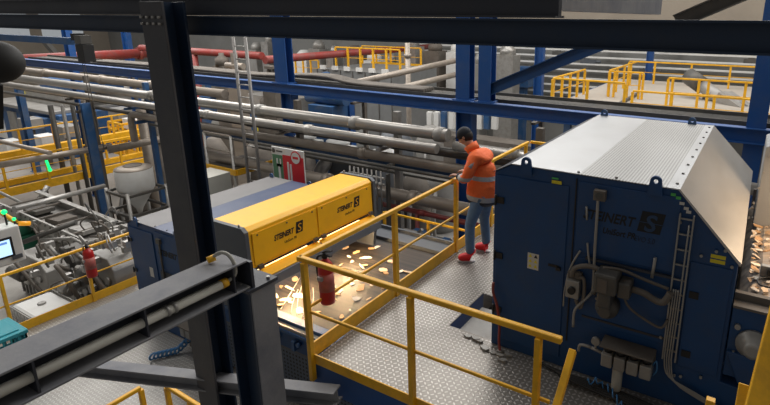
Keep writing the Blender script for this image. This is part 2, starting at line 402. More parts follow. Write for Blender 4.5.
# near girder with conduit and short column
t = thing('inclined_view_girder', 'dusty grey girder running from the lower left corner to the short column', 'beam', (-3.36, .6, 1.4))
t.name = 'dusty_girder'; LOC[t.name] = Vector((-3.36, .6, 1.4))
gx0, gx1 = -3.48, -3.22
MB().box(gx0, gx1, -1.4, 2.33, 1.385, 1.4).build('top_flange', dust, t, .003)
MB().box(-3.38, -3.365, -1.4, 2.33, 1.185, 1.385).build('web', navyd, t)
MB().box(gx0, gx1+.01, -1.4, 2.33, 1.17, 1.185).build('bottom_flange', dust, t, .003)
b = MB()
for y in (.35, .95, 1.55, 2.2): b.box(-3.365, gx1, y, y+.012, 1.185, 1.385)
builds(b, 'stiffener', navyd, t)
t = thing('plastic_conduit', 'pale plastic conduit lying in the dusty girder, ending in a looped hose', 'pipe', (-3.26, .6, 1.26))
MB().tube((-3.265, -1.4, 1.28), (-3.265, 2.14, 1.28), .034, 16).build('tube', whiteg, t)
b = MB().tube((-3.265, 1.70, 1.28), (-3.265, 1.72, 1.28), .042, 16).tube((-3.265, 1.75, 1.28), (-3.265, 1.77, 1.28), .042, 16); builds(b, 'clamp', galv, t)
builds(MB().tube((-3.265, 2.12, 1.28), (-3.265, 2.17, 1.28), .036, 12).tube((-3.42, 2.14, 1.43), (-3.40, 2.19, 1.44), .026, 12), 'gland', yel, t)
MB().path([(-3.265, 2.15, 1.28), (-3.25, 2.23, 1.31), (-3.25, 2.24, 1.40), (-3.29, 2.22, 1.48), (-3.36, 2.20, 1.48), (-3.41, 2.17, 1.435)], .014, 10).build('loop_hose', whiteg, t)
t = thing('steel_column', 'short steel column with a flat blue face carrying the end of the dusty girder', 'column', (-3.36, 2.42, LZ))
hcol(MB(), -3.37, 2.42, .30, .20, LZ, 1.165, 'x').build('shaft', [darknavy], t, .003)
MB().box(-3.20, -3.186, 2.31, 2.53, LZ, 1.165).build('face_plate', dust, t)
MB().box(-3.56, -3.18, 2.28, 2.56, 1.14, 1.168).box(-3.55, -3.2, 2.335, 2.36, 1.168, 1.385).build('head_plate', navyd, t)
b = MB()
for x, y in ((-3.22, 2.31), (-3.22, 2.5), (-3.45, 2.31), (-3.3, 2.31)): b.tube((x, y, 1.168), (x, y, 1.19), .014, 6)
builds(b, 'bolt', galv, t)
a = at(70, 366, y=2.12); c = at(338, 396, y=2.9)
tag(MB().ibeam(a, c, .13, .14, .015, .012).build('diagonal_brace', dust), 'dusty blue grey strut reaching from the girder to under the walkway corner', 'brace')

# ================================================================== UPPER WALKWAY
t = thing('walkway_platform', 'raised walkway of bright chequer plate the person stands on', 'platform', (-2.5, 4, 0))
b = MB()
NX0, NX1, NY0, NY1 = -2.56, -2.05, 4.2, 4.98
b.box(-3.4, .6, 3.05, 4.2, -.012, 0).box(-3.4, NX0, 4.2, NY1, -.012, 0).box(-3.4, -2.02, NY1, 7.2, -.012, 0).box(-3.4, -2.0, 7.2, 9.2, -.012, 0)
b.build('chequer_plate', plate, t)
builds(MB().box(-3.42, .6, 3.04, 3.12, -.30, -.014).box(-3.42, -3.34, 3.12, 9.2, -.30, -.014).box(-2.6, -2.56, 4.2, 5, -.2, -.014).box(-2.6, -2.06, 4.17, 4.2, -.2, -.014), 'edge_beam', steelblue, t, .004)
builds(MB().box(-3.3, .5, 4.0, 4.08, -.25, -.014).box(-3.3, -2.1, 6, 6.08, -.25, -.014).box(-3.3, -2.1, 8, 8.08, -.25, -.014), 'joist', navyd, t)
for x, y in ((-3.38, 3.6), (-3.38, 8.9), (.4, 3.2)): hcol(MB(), x+.1, y, .16, .16, GZ, -.30).build('leg', steelblue, t)
MB().box(-2.5, -2.1, 4.25, 4.85, -.11, -.10).build('step_plate', ltgrey, t)

def rail_run(name, label, p, q, posts, z, group=None, h=1.1, mid=.55, kick=.1, m=yel, r=.024, flat=False, ext0=0, ext1=0, loose=False, postw=.05):
    """a straight guard rail from p to q (xy), posts at fractions"""
    P = Vector((*p, z)); Q = Vector((*q, z)); d = (Q-P).normalized()
    t = thing(name, label, 'railing', P, group)
    P0 = P-d*ext0; Q0 = Q+d*ext1
    up = Vector((0, 0, 1))
    MB().bar(P0+up*(h-r), Q0+up*(h-r), r*2, r*2).build('top_rail', m, t, r*.45)
    if mid: MB().bar(P+up*mid, Q+up*mid, .022, .028).build('mid_rail', m, t, .006)
    if kick:
        MB().bar(P+up*kick/2, Q+up*kick/2, .012, kick).build('kick_plate', m, t)
    for f in posts:
        c = P+(Q-P)*f
        b = MB().bar(c+up*0, c+up*(h-2*r), postw, postw, up=d); b.build('post', m, t, .004)
    return t
t = rail_run('guard_rail', 'yellow guard rail along the near edge of the bright walkway', (-3.40, 3.02), (-1.0, 3.02), (), 0, h=1.1, ext0=.04, ext1=.06)
for x in (-3.36, -2.19, -1.10): MB().bar((x, 3.0, -.18 if x < -3 else 0), (x, 3.0, 1.055), .055, .045, up=(1, 0, 0)).build('post', yel, t, .004)
MB().box(-1.0, .6, 3.0, 3.012, 0, .1).build('kick_plate', yel, t)
t = rail_run('guard_rail', 'yellow guard rail beside the dark belt where the person leans', (-3.42, 3.07), (-3.42, 8.3), (), 0, h=1.1, ext0=.08)
for y in (4.42, 5.80, 6.88, 8.2): MB().bar((-3.42, y, 0), (-3.42, y, 1.055), .06, .05, up=(1, 0, 0)).build('post', yel, t, .004)
MB().bar((-3.42, 3.06, .10), (-3.42, 8.3, .10), .02, .12).build('kick_plate', yel, t)
rail_run('guard_rail', 'short yellow guard rail across the walkway end behind the large navy machine', (-3.4, 8.35), (-2.2, 8.35), (.5, 1), 0, kick=0)
# far stair rails of the opening
t = thing('stair_rail', 'yellow sloping stair rail standing free beside the end of the near guard rail', 'railing', (-.9, 3.1, 0))
MB().bar(at(573, 350, x=-.9), at(551, 425, x=-.9), .05, .055).build('stringer', yel, t, .006)
t = thing('stair_rail', 'wide yellow stair side plate in the lower right corner', 'railing', (.1, 2.9, 0))
a = at(790, 305, y=3.0); c = at(762, 420, y=2.6)
MB().bar(a, c, .17, .05, up=(0, 1, 0)).build('side_plate', yel, t, .006)
a = at(744, 384, y=2.9); c = at(738, 420, y=2.8)
MB().bar(a, c, .05, .04, up=(0, 1, 0)).build('bracket', yel, t, .004)
t = thing('stair_post', 'short yellow post end at the bottom edge near the corner plate', 'post', (-.02, 2.95, 0))
a = at(711, 399, y=3.0)
MB().bar((a.x, 3.0, a.z), (a.x-.01, 2.95, a.z-.5), .05, .05, up=(0, 1, 0)).build('post', yel, t, .004)

# fire extinguishers
def extinguisher(label, c, s=1.0):
    x, y, z = c
    t = thing('fire_extinguisher', label, 'fire extinguisher', c)
    r = .078*s
    MB().lathe([(r*.5, 0), (r*.95, .012), (r, .04), (r, .40*s), (r*.93, .45*s), (r*.6, .49*s), (r*.32, .505*s), (r*.32, .52*s)], c).build('cylinder', red, t)
    MB().lathe([(.022, .515*s), (.03, .53*s), (.03, .56*s), (.02, .575*s)], c, 12).bar((x-.02, y, z+.585*s), (x+.10*s, y, z+.62*s), .03, .012).bar((x-.02, y, z+.565*s), (x+.09*s, y, z+.56*s), .03, .01).build('valve', black, t)
    MB().path([(x-.02, y-.01, z+.55*s), (x-.08*s, y-.02, z+.52*s), (x-.10*s, y-.02, z+.4*s), (x-.10*s, y, z+.2*s), (x-.09*s, y, z+.12*s)], .011, 8).build('hose', black, t)
    MB().lathe([(r+.002, .16*s), (r+.002, .36*s)], c, 24).build('label_band', mat('extinguisher_label', (.40, .10, .08), .5, 0, .5, 22), t)
    MB().box(x-.03, x+.03, y-r-.02, y-r+.005, z+.3*s, z+.34*s).build('bracket', galv, t)
    return t
p = at(328, 303, y=3.3); extinguisher('red fire extinguisher hanging at the front corner of the walkway rail', (p.x, 3.3, p.z), .93)
p = at(91, 276, x=-10.2); extinguisher('red fire extinguisher hanging on the far left platform rail', (-10.14, p.y, p.z-.0), 1.1)

# ================================================================== LOWER PLATFORM (left)
t = thing('lower_platform', 'lower chequer plate platform beneath the dusty girder', 'platform', (-7, 2, LZ))
MB().box(-10.35, -3.0, -3, 4.25, LZ-.012, LZ).box(-10.35, -8.85, 4.25, 5.8, LZ-.012, LZ).build('chequer_plate', plate2, t)
builds(MB().box(-10.4, -10.32, -3, 4.25, LZ-.25, LZ-.014).box(-10.32, -3, 4.17, 4.25, LZ-.25, LZ-.014), 'edge_beam', steelblue, t)
for x, y in ((-10.2, 4.0), (-10.2, .2), (-3.2, 4.0)): hcol(MB(), x, y, .16, .16, GZ, LZ-.25).build('leg', steelblue, t)
t = rail_run('guard_rail', 'long yellow guard rail on the far edge of the lower platform', (-10.33, -2), (-10.33, 5.75), (.2, .465, .635, .795), LZ, kick=.16)
a = at(140, 386, z=LZ+1.1); c = at(101, 404, z=LZ+1.1)
rail_run('guard_rail', 'yellow rail at the bottom edge under the dusty girder', (a.x, c.y-1.5), (a.x, a.y), (.55, 1.0), LZ, kick=0)
a = at(166, 384, z=LZ+1.1)
rail_run('guard_rail', 'yellow stub rail at the bottom edge beside the tall column', (a.x, a.y), (a.x+.75, a.y-.02), (0, .6, 1.), LZ, kick=0)
a = at(254, 318, y=3.9)
t = thing('guard_rail', 'thin yellow rail dropping beside the perforated conveyor side', 'railing', (a.x, 3.9, LZ))
MB().bar(at(250, 285, y=3.9), at(260, 366, y=3.9), .04, .04).build('post', yel, t, .006)
MB().bar(at(260, 366, y=3.9), at(276, 396, y=3.9), .04, .04).build('foot_rail', yel, t, .006)

# control cabinet with screen
t = thing('control_cabinet', 'light grey control cabinet with a lit screen at the left edge', 'cabinet', (-8.1, 2.2, LZ))
c1, c2 = at(20, 225, x=-8.0), at(27.5, 260, x=-8.0)
cy1 = (c1.y+c2.y)/2; cz1, cz0 = c1.z, c2.z
s1, s2 = at(13, 236, x=-8.0), at(15, 256, x=-8.0); sy = (s1.y+s2.y)/2
MB().box(-8.28, -8.02, cy1-.95, cy1, cz0, cz1).build('housing', white, t, .02)
fr = MB().box(-8.02, -8.008, sy-.62, sy, s2.z, s1.z).build('screen_frame', black, t, .005)
MB().box(-8.008, -8.003, sy-.58, sy-.03, s2.z+.03, s1.z-.03).build('screen', scr, fr)
MB().box(-8.003, -8.001, sy-.55, sy-.06, s1.z-.08, s1.z-.05).box(-8.003, -8.001, sy-.5, sy-.25, s2.z+.12, s2.z+.14).build('screen_text', scrd, fr)
MB().box(-8.02, -8.0, cy1-.14, cy1-.04, cz0+.06, cz0+.11).build('name_plate', greyp, t)
MB().box(-8.24, -8.08, cy1-.75, cy1-.5, LZ, cz0).build('pedestal', navy, t)
MB().box(-8.3, -7.98, cy1-.8, cy1-.45, LZ, LZ+.02).build('base_plate', ltgrey, t)
for k, (px, py, lm) in enumerate(((4, 212, ledm), (14, 219, ledm))):
    a = at(px, py, x=-8.15)
    MB().tube((-8.15, a.y, cz1-.01), (-8.15, a.y, a.z-.03), .012, 8).build('cabinet_stalk', black, t)
    MB().ball(a, .032 if k == 0 else .022).build('green_lamp', lm, t, label='lit green lamp')
a = at(23, 223, x=-8.1); MB().tube(a+Vector((0, -.05, .01)), a+Vector((0, .07, -.03)), .03, 14).build('amber_motor', orange_glow, t, label='amber cylindrical motor with added glow')  # small orange motor, no lamp; its glow is added
MB().tube((-8.1, cy1-.02, cz1), a+Vector((0, -.03, 0)), .01, 8).build('cabinet_stalk', black, t)

# teal crates
t = thing('plastic_crate', 'teal plastic crate on the lower platform at the left edge', 'crate', (-9.5, 2.5, LZ))
x0, x1, y0, y1 = -9.85, -9.25, 2.1, 2.75
b = MB().box(x0, x1, y0, y1, LZ+.03, LZ+.05)
for i in range(8):
    f = i/7
    b.box(x0+f*(x1-x0)-.01, x0+f*(x1-x0)+.01, y0-.01, y0+.01, LZ+.05, LZ+.5).box(x0+f*(x1-x0)-.01, x0+f*(x1-x0)+.01, y1-.01, y1+.01, LZ+.05, LZ+.5)
    b.box(x0-.01, x0+.01, y0+f*(y1-y0)-.01, y0+f*(y1-y0)+.01, LZ+.05, LZ+.5).box(x1-.01, x1+.01, y0+f*(y1-y0)-.01, y0+f*(y1-y0)+.01, LZ+.05, LZ+.5)
for z in (.08, .22, .36): b.box(x0-.012, x1+.012, y0-.014, y0, LZ+z, LZ+z+.05).box(x1, x1+.014, y0, y1, LZ+z, LZ+z+.05).box(x0-.012, x1+.012, y1, y1+.014, LZ+z, LZ+z+.05).box(x0-.014, x0, y0, y1, LZ+z, LZ+z+.05)
b.build('grid_body', teal, t)
MB().box(x0-.03, x1+.03, y0-.03, y1+.03, LZ+.5, LZ+.56).box(x0+.05, x1-.05, y0+.05, y1-.05, LZ+.56, LZ+.58).build('lid', teal, t, .01)
b = MB()
for x in (x0, x1):
    for y in (y0, y1): b.box(x-.03, x+.03, y-.03, y+.03, LZ, LZ+.05)
builds(b, 'foot', teal, t)

# slab beyond the lower platform, with the IBC tank
SZ = -3.36
tag(MB().box(-24, -10.55, -3, 7.1, SZ-.2, SZ).build('concrete_slab', mat('pale_concrete', (.42, .40, .37), .85, 0, .2, 1.5, dirt=(.22, .20, .18), damt=.5)), 'pale concrete slab below the far left platform rail', 'slab')
t = thing('tote_tank', 'white liquid tote in a wire cage below the left platform rail', 'tank', (-11.9, 3.9, SZ))
x0, x1, y0, y1 = -11.98, -11.02, 3.40, 4.12; z0 = SZ+.16
MB().box(x0+.03, x1-.03, y0+.03, y1-.03, z0, z0+1.0).build('bottle', white, t, .06)
MB().lathe([(.07, 1.0), (.07, 1.02), (.06, 1.03)], ((x0+x1)/2, (y0+y1)/2, z0), 18).build('cap', ltgrey, t)
b = MB()
for z in (.05, .3, .55, .8, 1.0):
    b.tube((x0, y0, z0+z), (x1, y0, z0+z), .013, 6).tube((x1, y0, z0+z), (x1, y1, z0+z), .013, 6).tube((x0, y1, z0+z), (x1, y1, z0+z), .013, 6).tube((x0, y0, z0+z), (x0, y1, z0+z), .013, 6)
for i in range(8):
    f = i/7
    for y in (y0, y1): b.tube((x0+f*(x1-x0), y, z0), (x0+f*(x1-x0), y, z0+1.0), .010, 6)
    for x in (x0, x1): b.tube((x, y0+f*(y1-y0), z0), (x, y0+f*(y1-y0), z0+1.0), .010, 6)
b.build('cage', galv, t)
b = MB().box(x0, x1, y0, y1, z0-.05, z0-.01)
for y in (y0, (y0+y1)/2-.06, y1-.12): b.box(x0, x1, y, y+.12, SZ, z0-.05)
b.build('pallet', galv, t)

# ================================================================== THE NAVY MACHINES
def ejector(ox, oy, oz, label, smooth, meshm, cover, full=True):
    """chute housing: 2.87 deep, chamfered towards +x"""
    t = thing('sorting_machine', label, 'machine', (ox, oy, oz))
    D = 2.85
    prof = [(0, 0), (2.34, 0), (2.34, .34), (2.07, .36), (2.07, 1.40), (1.60, 1.915), (.17, 1.915), (0, 1.82)]
    P = lambda pts: [(ox+u, oz+v) for u, v in pts]
    MB().prism(P(prof), 'y', oy, oy+D).build('housing', navy, t, .008)
    # raised front frame and door
    b = MB()
    b.box(ox+.03, ox+.72, oy-.014, oy, oz+.10, oz+1.80)
    D_ = {}; D_['door'] = b.build('door', navy, t, .006)
    b = MB().box(ox+.80, ox+1.62, oy-.012, oy, oz+1.22, oz+1.86)
    D_['up'] = b.build('upper_panel', navy, t, .005)
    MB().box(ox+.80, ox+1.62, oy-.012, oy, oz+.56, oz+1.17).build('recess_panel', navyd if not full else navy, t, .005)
    MB().box(ox+1.74, ox+2.04, oy-.012, oy, oz+.4, oz+1.35).build('side_panel', navy, t, .005)
    # roof
    MB().box(ox+.17, ox+.80, oy-.01, oy+D, oz+1.917, oz+1.925).build('roof_sheet', smooth, t)
    MB().box(ox+.80, ox+1.50, oy-.01, oy+D, oz+1.917, oz+1.924).build('roof_mesh', meshm, t)
    MB().box(ox+1.50, ox+1.60, oy-.01, oy+D, oz+1.917, oz+1.926).build('roof_rim', smooth, t)
    MB().prism(P([(1.59, 1.917), (1.60, 1.926), (2.09, 1.415), (2.085, 1.39), (2.075, 1.40)]), 'y', oy-.015, oy+D).build('chute_cover', cover, t)
    MB().prism(P([(0.0, 1.822), (.17, 1.917), (.17, 1.924), (-.01, 1.825)]), 'y', oy-.012, oy+D).build('roof_edge', navyd, t)
    b = MB()
    for i in range(9): b.tube((ox+1.56, oy+.12+i*.32, oz+1.924), (ox+1.56, oy+.12+i*.32, oz+1.936), .012, 6)
    for x in (.3, .78, 1.1, 1.45): b.tube((ox+x, oy+.03, oz+1.922), (ox+x, oy+.03, oz+1.936), .012, 6)
    builds(b, 'roof_bolt', dkmet, t)
    # lifting lugs
    for x, y in ((.32, 0), (1.42, 0), (.25, D-.02), (1.35, D-.02)):
        b = MB(); pts = []
        c = (ox+x, oz+1.965); r = .045
        for k in range(11): a = math.pi*k/10; pts.append((c[0]+r*math.cos(a), c[1]+r*math.sin(a)))
        outer = [(c[0]+.06, oz+1.85)]+pts+[(c[0]-.06, oz+1.85)]
        bm = b.bm; hole = [(c[0]+.018*math.cos(math.pi*k/10), c[1]+.018*math.sin(math.pi*k/10)) for k in range(11)]; hole2 = [(c[0]+.018*math.cos(math.pi*k/10), c[1]-.018*math.sin(math.pi*k/10)) for k in range(11)]
        # upper arch with hole, lower foot
        b.prism(pts+hole[::-1], 'y', oy+y-.035, oy+y-.012)
        b.prism([(c[0]+.045, c[1])]+[(u, v) for u, v in hole2]+[(c[0]-.045, c[1]), outer[-1], outer[0]], 'y', oy+y-.035, oy+y-.012)
        b.build('lifting_lug', bmach if y else navy, t)
    # hinges
    for z in (.42, 1.0, 1.56): MB().box(ox+.02, ox+.11, oy-.03, oy-.014, oz+z-.03, oz+z+.03).tube((ox+.03, oy-.032, oz+z-.05), (ox+.03, oy-.032, oz+z+.05), .012, 8).build('hinge', black, D_['door'])
    if not full:
        MB().box(ox+.50, ox+.60, oy-.017, oy-.014, oz+.99, oz+1.16).build('warning_sticker', stick, D_['door'])
        MB().tube((ox+.92, oy-.03, oz+1.72), (ox+.92, oy-.03, oz+.9), .014, 8).box(ox+.87, ox+.97, oy-.05, oy-.012, oz+1.68, oz+1.76).build('conduit', dkmet, t)
        text('STEINERT', 'lettering', (ox+.84, oy-.0135, oz+1.48), .13, '-y', printk, D_['up'], shear=.25, bold=.006, width=.5)
        MB().box(ox+1.38, ox+1.56, oy-.0135, oy-.0125, oz+1.42, oz+1.60).build('logo_square', printk, D_['up'])
    return t, D_

OX, OY, OZ = -2.03, 4.15, 0.0
m, D_ = ejector(OX, OY, OZ, 'large navy sorting machine with a pale metal roof at the right', roofw, meshroof, sheetw)
F = OY-.0125
# lettering on the front
text('STEINERT', 'lettering', (-1.175, F, 1.545), .12, '-y', printk, D_['up'], shear=.25, bold=.003, width=.44)
MB().prism([(-.72, 1.52), (-.54, 1.52), (-.51, 1.70), (-.69, 1.70)], 'y', F-.0015, F).build('logo_square', printk, D_['up'])
text('S', 'logo_letter', (-.672, F-.002, 1.535), .20, '-y', logod, D_['up'], shear=.15, bold=.004)
MB().box(-.74, -.51, F-.003, F-.002, 1.602, 1.607).build('logo_line', logod, D_['up'])
text('UniSort PR', 'model_lettering', (-1.0, F, 1.44), .075, '-y', printk, D_['up'], shear=.2, bold=.002, width=.27)
text('EVO 5.0', 'model_lettering', (-.735, F, 1.43), .065, '-y', mat('faint_print', (.008, .02, .05), .6, 0, 0), D_['up'], shear=.2, width=.16)
# stickers
S = OY-.0155
MB().box(-1.665, -1.555, S, S+.0015, .94, 1.10).build('warning_sticker', stick, D_['door'])
for i in range(3):
    for j in range(2):
        cx, cz = -1.638+j*.054, 1.075-i*.05
        MB().prism([(cx-.019, cz-.016), (cx+.019, cz-.016), (cx, cz+.017)], 'y', S-.001, S).build('warning_symbol', stkyel if (i, j) != (0, 1) else printk, D_['door'])
MB().box(-1.47, -1.38, S, S+.0015, 1.805, 1.835).build('yellow_sticker', stkyel, D_['door'])
MB().box(-1.47, -1.41, S-.0002, S+.0012, 1.845, 1.86).build('green_sticker', stkgrn, D_['door'])
for k, (cx, cz, mm) in enumerate(((-.475, 1.875, stkgrn), (-.435, 1.855, stkgrn), (-.405, 1.815, stick), (-.37, 1.78, stick), (-.35, 1.755, stick))):
    MB().box(cx-.018, cx+.018, F-.001, F, cz-.012, cz+.012).build('small_sticker', mm, m)
MB().box(-.155, -.05, OY-.0015, OY, 1.375, 1.405).box(-.155, -.05, OY-.0015, OY, 1.415, 1.445).build('yellow_sticker', stkyel, m)
b = MB()
for x, z in ((-.40, 1.66), (-.33, 1.60), (-.06, 1.50), (-.22, 1.42), (.0, 1.38), (-.12, 1.48), (-.98, .95), (-.95, .75), (-1.0, .82), (-.30, .3), (-.25, .31), (-.1, .36), (-.42, .95), (-.44, .62)): b.tube((x, OY-.012, z), (x, OY-.03, z), .012, 8)
builds(b, 'bolt', ltgrey, m)
MB().box(-1.46, -1.36, OY-.02, OY-.014, 1.015, 1.04).box(-1.38, -1.34, OY-.04, OY-.014, 1.0, 1.03).build('door_handle', black, D_['door'])
MB().box(-1.255, -1.245, OY-.012, OY-.002, .3, 1.88).build('seam', black, m)
builds(MB().box(-1.12, -.40, OY-.04, OY-.012, 1.175, 1.195).box(-1.12, -.40, OY-.02, OY-.012, .60, .62), 'shelf_strip', navyd, m)
# junction box and conduit
MB().box(-1.085, -.985, OY-.07, OY-.012, 1.735, 1.825).build('junction_box', brown, m, .006)
MB().tube((-1.035, OY-.075, 1.78), (-1.035, OY-.068, 1.78), .03, 14).build('junction_box_cover', dkmet, m)
MB().path([(-1.05, OY-.05, 1.735), (-1.045, OY-.05, 1.68), (-1.04, OY-.05, 1.3), (-1.03, OY-.05, .95), (-1.05, OY-.06, .86), (-1.14, OY-.09, .74), (-1.17, OY-.09, .66), (-1.17, OY-.09, .52)], .013, 8, 3).build('conduit', ltgrey, m)
# isolator switch with bent bar and flex hoses
MB().box(-1.26, -1.14, OY-.10, OY-.012, .80, .97).build('isolator_switch', ltgrey, m, .008)
MB().tube((-1.20, OY-.13, .885), (-1.20, OY-.10, .885), .034, 14).build('isolator_knob', black, m)
MB().box(-1.265, -1.135, OY-.06, OY-.012, .97, 1.04).build('isolator_top', brown, m, .01)
MB().path([(-1.27, OY-.03, .97), (-1.24, OY-.03, 1.08), (-1.20, OY-.03, 1.18), (-1.17, OY-.03, 1.24)], .01, 6).path([(-1.27, OY-.03, .97), (-1.29, OY-.03, .8), (-1.29, OY-.03, .66)], .008, 6).build('bent_bar', ltgrey, m)
builds(MB().path([(-1.22, OY-.06, .99), (-1.20, OY-.07, 1.08), (-1.1, OY-.07, 1.13), (-1.0, OY-.07, 1.13), (-.93, OY-.08, 1.10)], .022, 8).path([(-1.16, OY-.06, 1.0), (-1.11, OY-.07, 1.0), (-1.1, OY-.07, .85), (-1.12, OY-.07, .72), (-1.15, OY-.07, .74), (-1.17, OY-.07, .80)], .016, 8), 'flex_hose', brown, m)
# geared motor
MB().box(-.99, -.80, OY-.22, OY-.012, .98, 1.16).box(-.96, -.84, OY-.20, OY-.012, .84, .98).build('motor_body', dkmet, m, .02)
MB().box(-.955, -.875, OY-.225, OY-.22, 1.0, 1.12).build('motor_plate', brown, m)
MB().lathe([(.10, -.012), (.10, -.10), (.085, -.13), (.05, -.17), (.05, -.19)], (-.89, OY, .80), 20, 'y').build('gear_housing', dkmet, m)
MB().box(-.80, -.70, OY-.17, OY-.012, .96, 1.10).build('terminal_box', dkmet, m, .012)
MB().tube((-.985, OY-.1, .92), (-1.02, OY-.1, .93), .03, 10).build('motor_plug', dkmet, m)
builds(MB().path([(-.70, OY-.09, 1.03), (-.6, OY-.09, 1.02), (-.5, OY-.09, .98), (-.44, OY-.09, .99), (-.40, OY-.09, 1.08)], .028, 10).path([(-.76, OY-.1, .96), (-.7, OY-.1, .86), (-.55, OY-.08, .77), (-.44, OY-.07, .74), (-.40, OY-.06, .82)], .011, 8).path([(-.95, OY-.09, 1.16), (-.8, OY-.07, 1.17), (-.6, OY-.07, 1.13), (-.42, OY-.07, 1.10)], .014, 8), 'motor_cable', brown, m)
builds(MB().path([(-1.11, OY-.04, 1.33), (-1.09, OY-.04, 1.2), (-1.07, OY-.04, 1.12)], .01, 6).path([(-.55, OY-.04, 1.33), (-.56, OY-.04, 1.15)], .014, 6).path([(-1.14, OY-.04, 1.66), (-1.13, OY-.04, 1.54)], .01, 6), 'tie_rod', ltgrey, m)
# cable ladder
b = MB()
for x in (-.405, -.305): b.bar((x, OY-.035, 1.74), (x, OY-.035, .44), .012, .03)
for k in range(10): b.bar((-.405, OY-.03, 1.70-k*.13), (-.305, OY-.03, 1.70-k*.13), .012, .012)
b.build('cable_ladder', ltgrey, m)
b = MB()
for k in range(4):
    x = -.385+k*.018
    b.path([(x, OY-.05, 1.1 if k < 3 else 1.66), (x, OY-.055, .9), (x-.004, OY-.055, .6), (x+.0, OY-.055, .42), (x+.05, OY-.06, .30-k*.012), (x+.25, OY-.06, .23-k*.018), (x+.6, OY-.07, .13-k*.015)], .007, 6)
builds(b, 'bundled_cable', ltgrey, m)
builds(MB().box(-.27, -.20, OY-.02, OY-.012, 1.04, 1.10).box(-.27, -.20, OY-.02, OY-.012, .50, .56), 'latch', black, m)
# pneumatic unit
def T(u, v): return (-.885+u, .50-v)
MB().box(-.90, -.46, OY-.20, OY-.02, .475, .49).box(-.90, -.46, OY-.03, OY-.012, .36, .49).build('valve_shelf', brown, m, .004)
for k in range(4):
    x = -.885+k*.108
    MB().box(x, x+.095, OY-.17, OY-.04, .27, .40).build('valve_block', ltgrey, m, .012)
    MB().lathe([(.038, .40), (.042, .43), (.036, .455)], (x+.047, OY-.105, 0), 14).build('valve_cap', black, m)
MB().lathe([(.02, .02), (.04, .04), (.045, .06), (.045, .25), (.03, .27)], (-.745, OY-.105, 0), 16).build('filter_bowl', whiteg, m)
MB().tube((-.99, OY-.10, .375), (-.885, OY-.10, .355), .015, 8).path([(-.99, OY-.10, .375), (-1.07, OY-.10, .375), (-1.10, OY-.10, .35), (-1.10, OY-.10, .30)], .014, 8, 2).build('air_pipe', ltgrey, m)
MB().tube((-.955, OY-.12, .455), (-.955, OY-.09, .455), .038, 16).tube((-.955, OY-.1, .42), (-.955, OY-.1, .37), .01, 8).build('pressure_gauge', ltgrey, m)
MB().path([(-.47, OY-.1, .38), (-.44, OY-.12, .45), (-.43, OY-.12, .36), (-.46, OY-.1, .29)], .006, 6).build('blue_tube', bluehose, m)
# coiled blue hose on the deck
pts = []
for k in range(110):
    a = k*.55; s = k/109
    pts.append((-.98+.50*s+.0*a, OY-.22+.10*math.sin(s*6)+.028*math.cos(a), .05+.028*math.sin(a)+.05*(1-s)*(s < .2)))
tag(MB().path(pts, .006, 6, 1).build('coiled_hose', bluehose), 'coiled blue air hose on the deck at the foot of the large navy machine', 'hose')
b = MB()
for k in range(5): b.path([(-1.5+.1*k, OY-.08-.02*k, .03), (-1.2, OY-.12-.025*k, .035+.01*k), (-.8, OY-.10-.03*k, .03), (-.3, OY-.16-.02*k, .04), (.25, OY-.12-.03*k, .03)], .012, 6)
tag(b.build('cable_pile', rubber), 'dark cables lying on the deck along the navy machine foot', 'cable')
# red hose at left foot
tag(MB().path([(-1.99, OY-.06, .72), (-1.985, OY-.07, .62), (-1.93, OY-.09, .5), (-1.9, OY-.09, .3), (-1.9, OY-.09, .12), (-1.88, OY-.10, .02)], .014, 8).build('red_hose', redp), 'thin red hose running down the left edge of the large navy machine', 'hose')
rng = random.Random(3)
for k in range(9):
    x = -2.3+rng.random()*.7; y = OY-.08-rng.random()*.14 if x > -2.05 else 4.05+rng.random()*.1
    b = MB().prism([(x+.05*math.cos(a)*rng.uniform(.4, 1.3), y+.03*math.sin(a)*rng.uniform(.5, 1.2)) for a in (0, 1, 2, 3, 4, 5)], 'z', .001, .012+rng.random()*.02)
    tag(b.build('scrap_piece', ltgrey), 'bit of pale scrap on the deck at the navy machine corner', 'scrap', 'scraps at the foot of the navy machine')

# left machine
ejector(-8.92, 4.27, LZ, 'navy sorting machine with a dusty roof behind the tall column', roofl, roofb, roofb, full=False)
t = thing('valve_unit', 'small grey valve unit with blue hose at the foot of the left navy machine', 'valve', (-7.2, 4.1, LZ))
for k in range(4): MB().box(-7.45+k*.13, -7.34+k*.13, 4.05, 4.2, LZ+.3, LZ+.46).build('valve_block', ltgrey, t, .01)
MB().box(-7.5, -6.9, 4.0, 4.25, LZ+.5, LZ+.52).box(-7.5, -7.46, 4.2, 4.25, LZ, LZ+.5).box(-6.94, -6.9, 4.2, 4.25, LZ, LZ+.5).build('bracket', brown, t)
pts = [(-7.35-.32*k/90, 4.15-.48*k/90+.05*math.cos(k*.7), LZ+.07+.05*math.sin(k*.7)+.5*max(0, .35-k/90)) for k in range(90)]
MB().path(pts, .016, 6, 1).build('coiled_hose', bluehose, t)

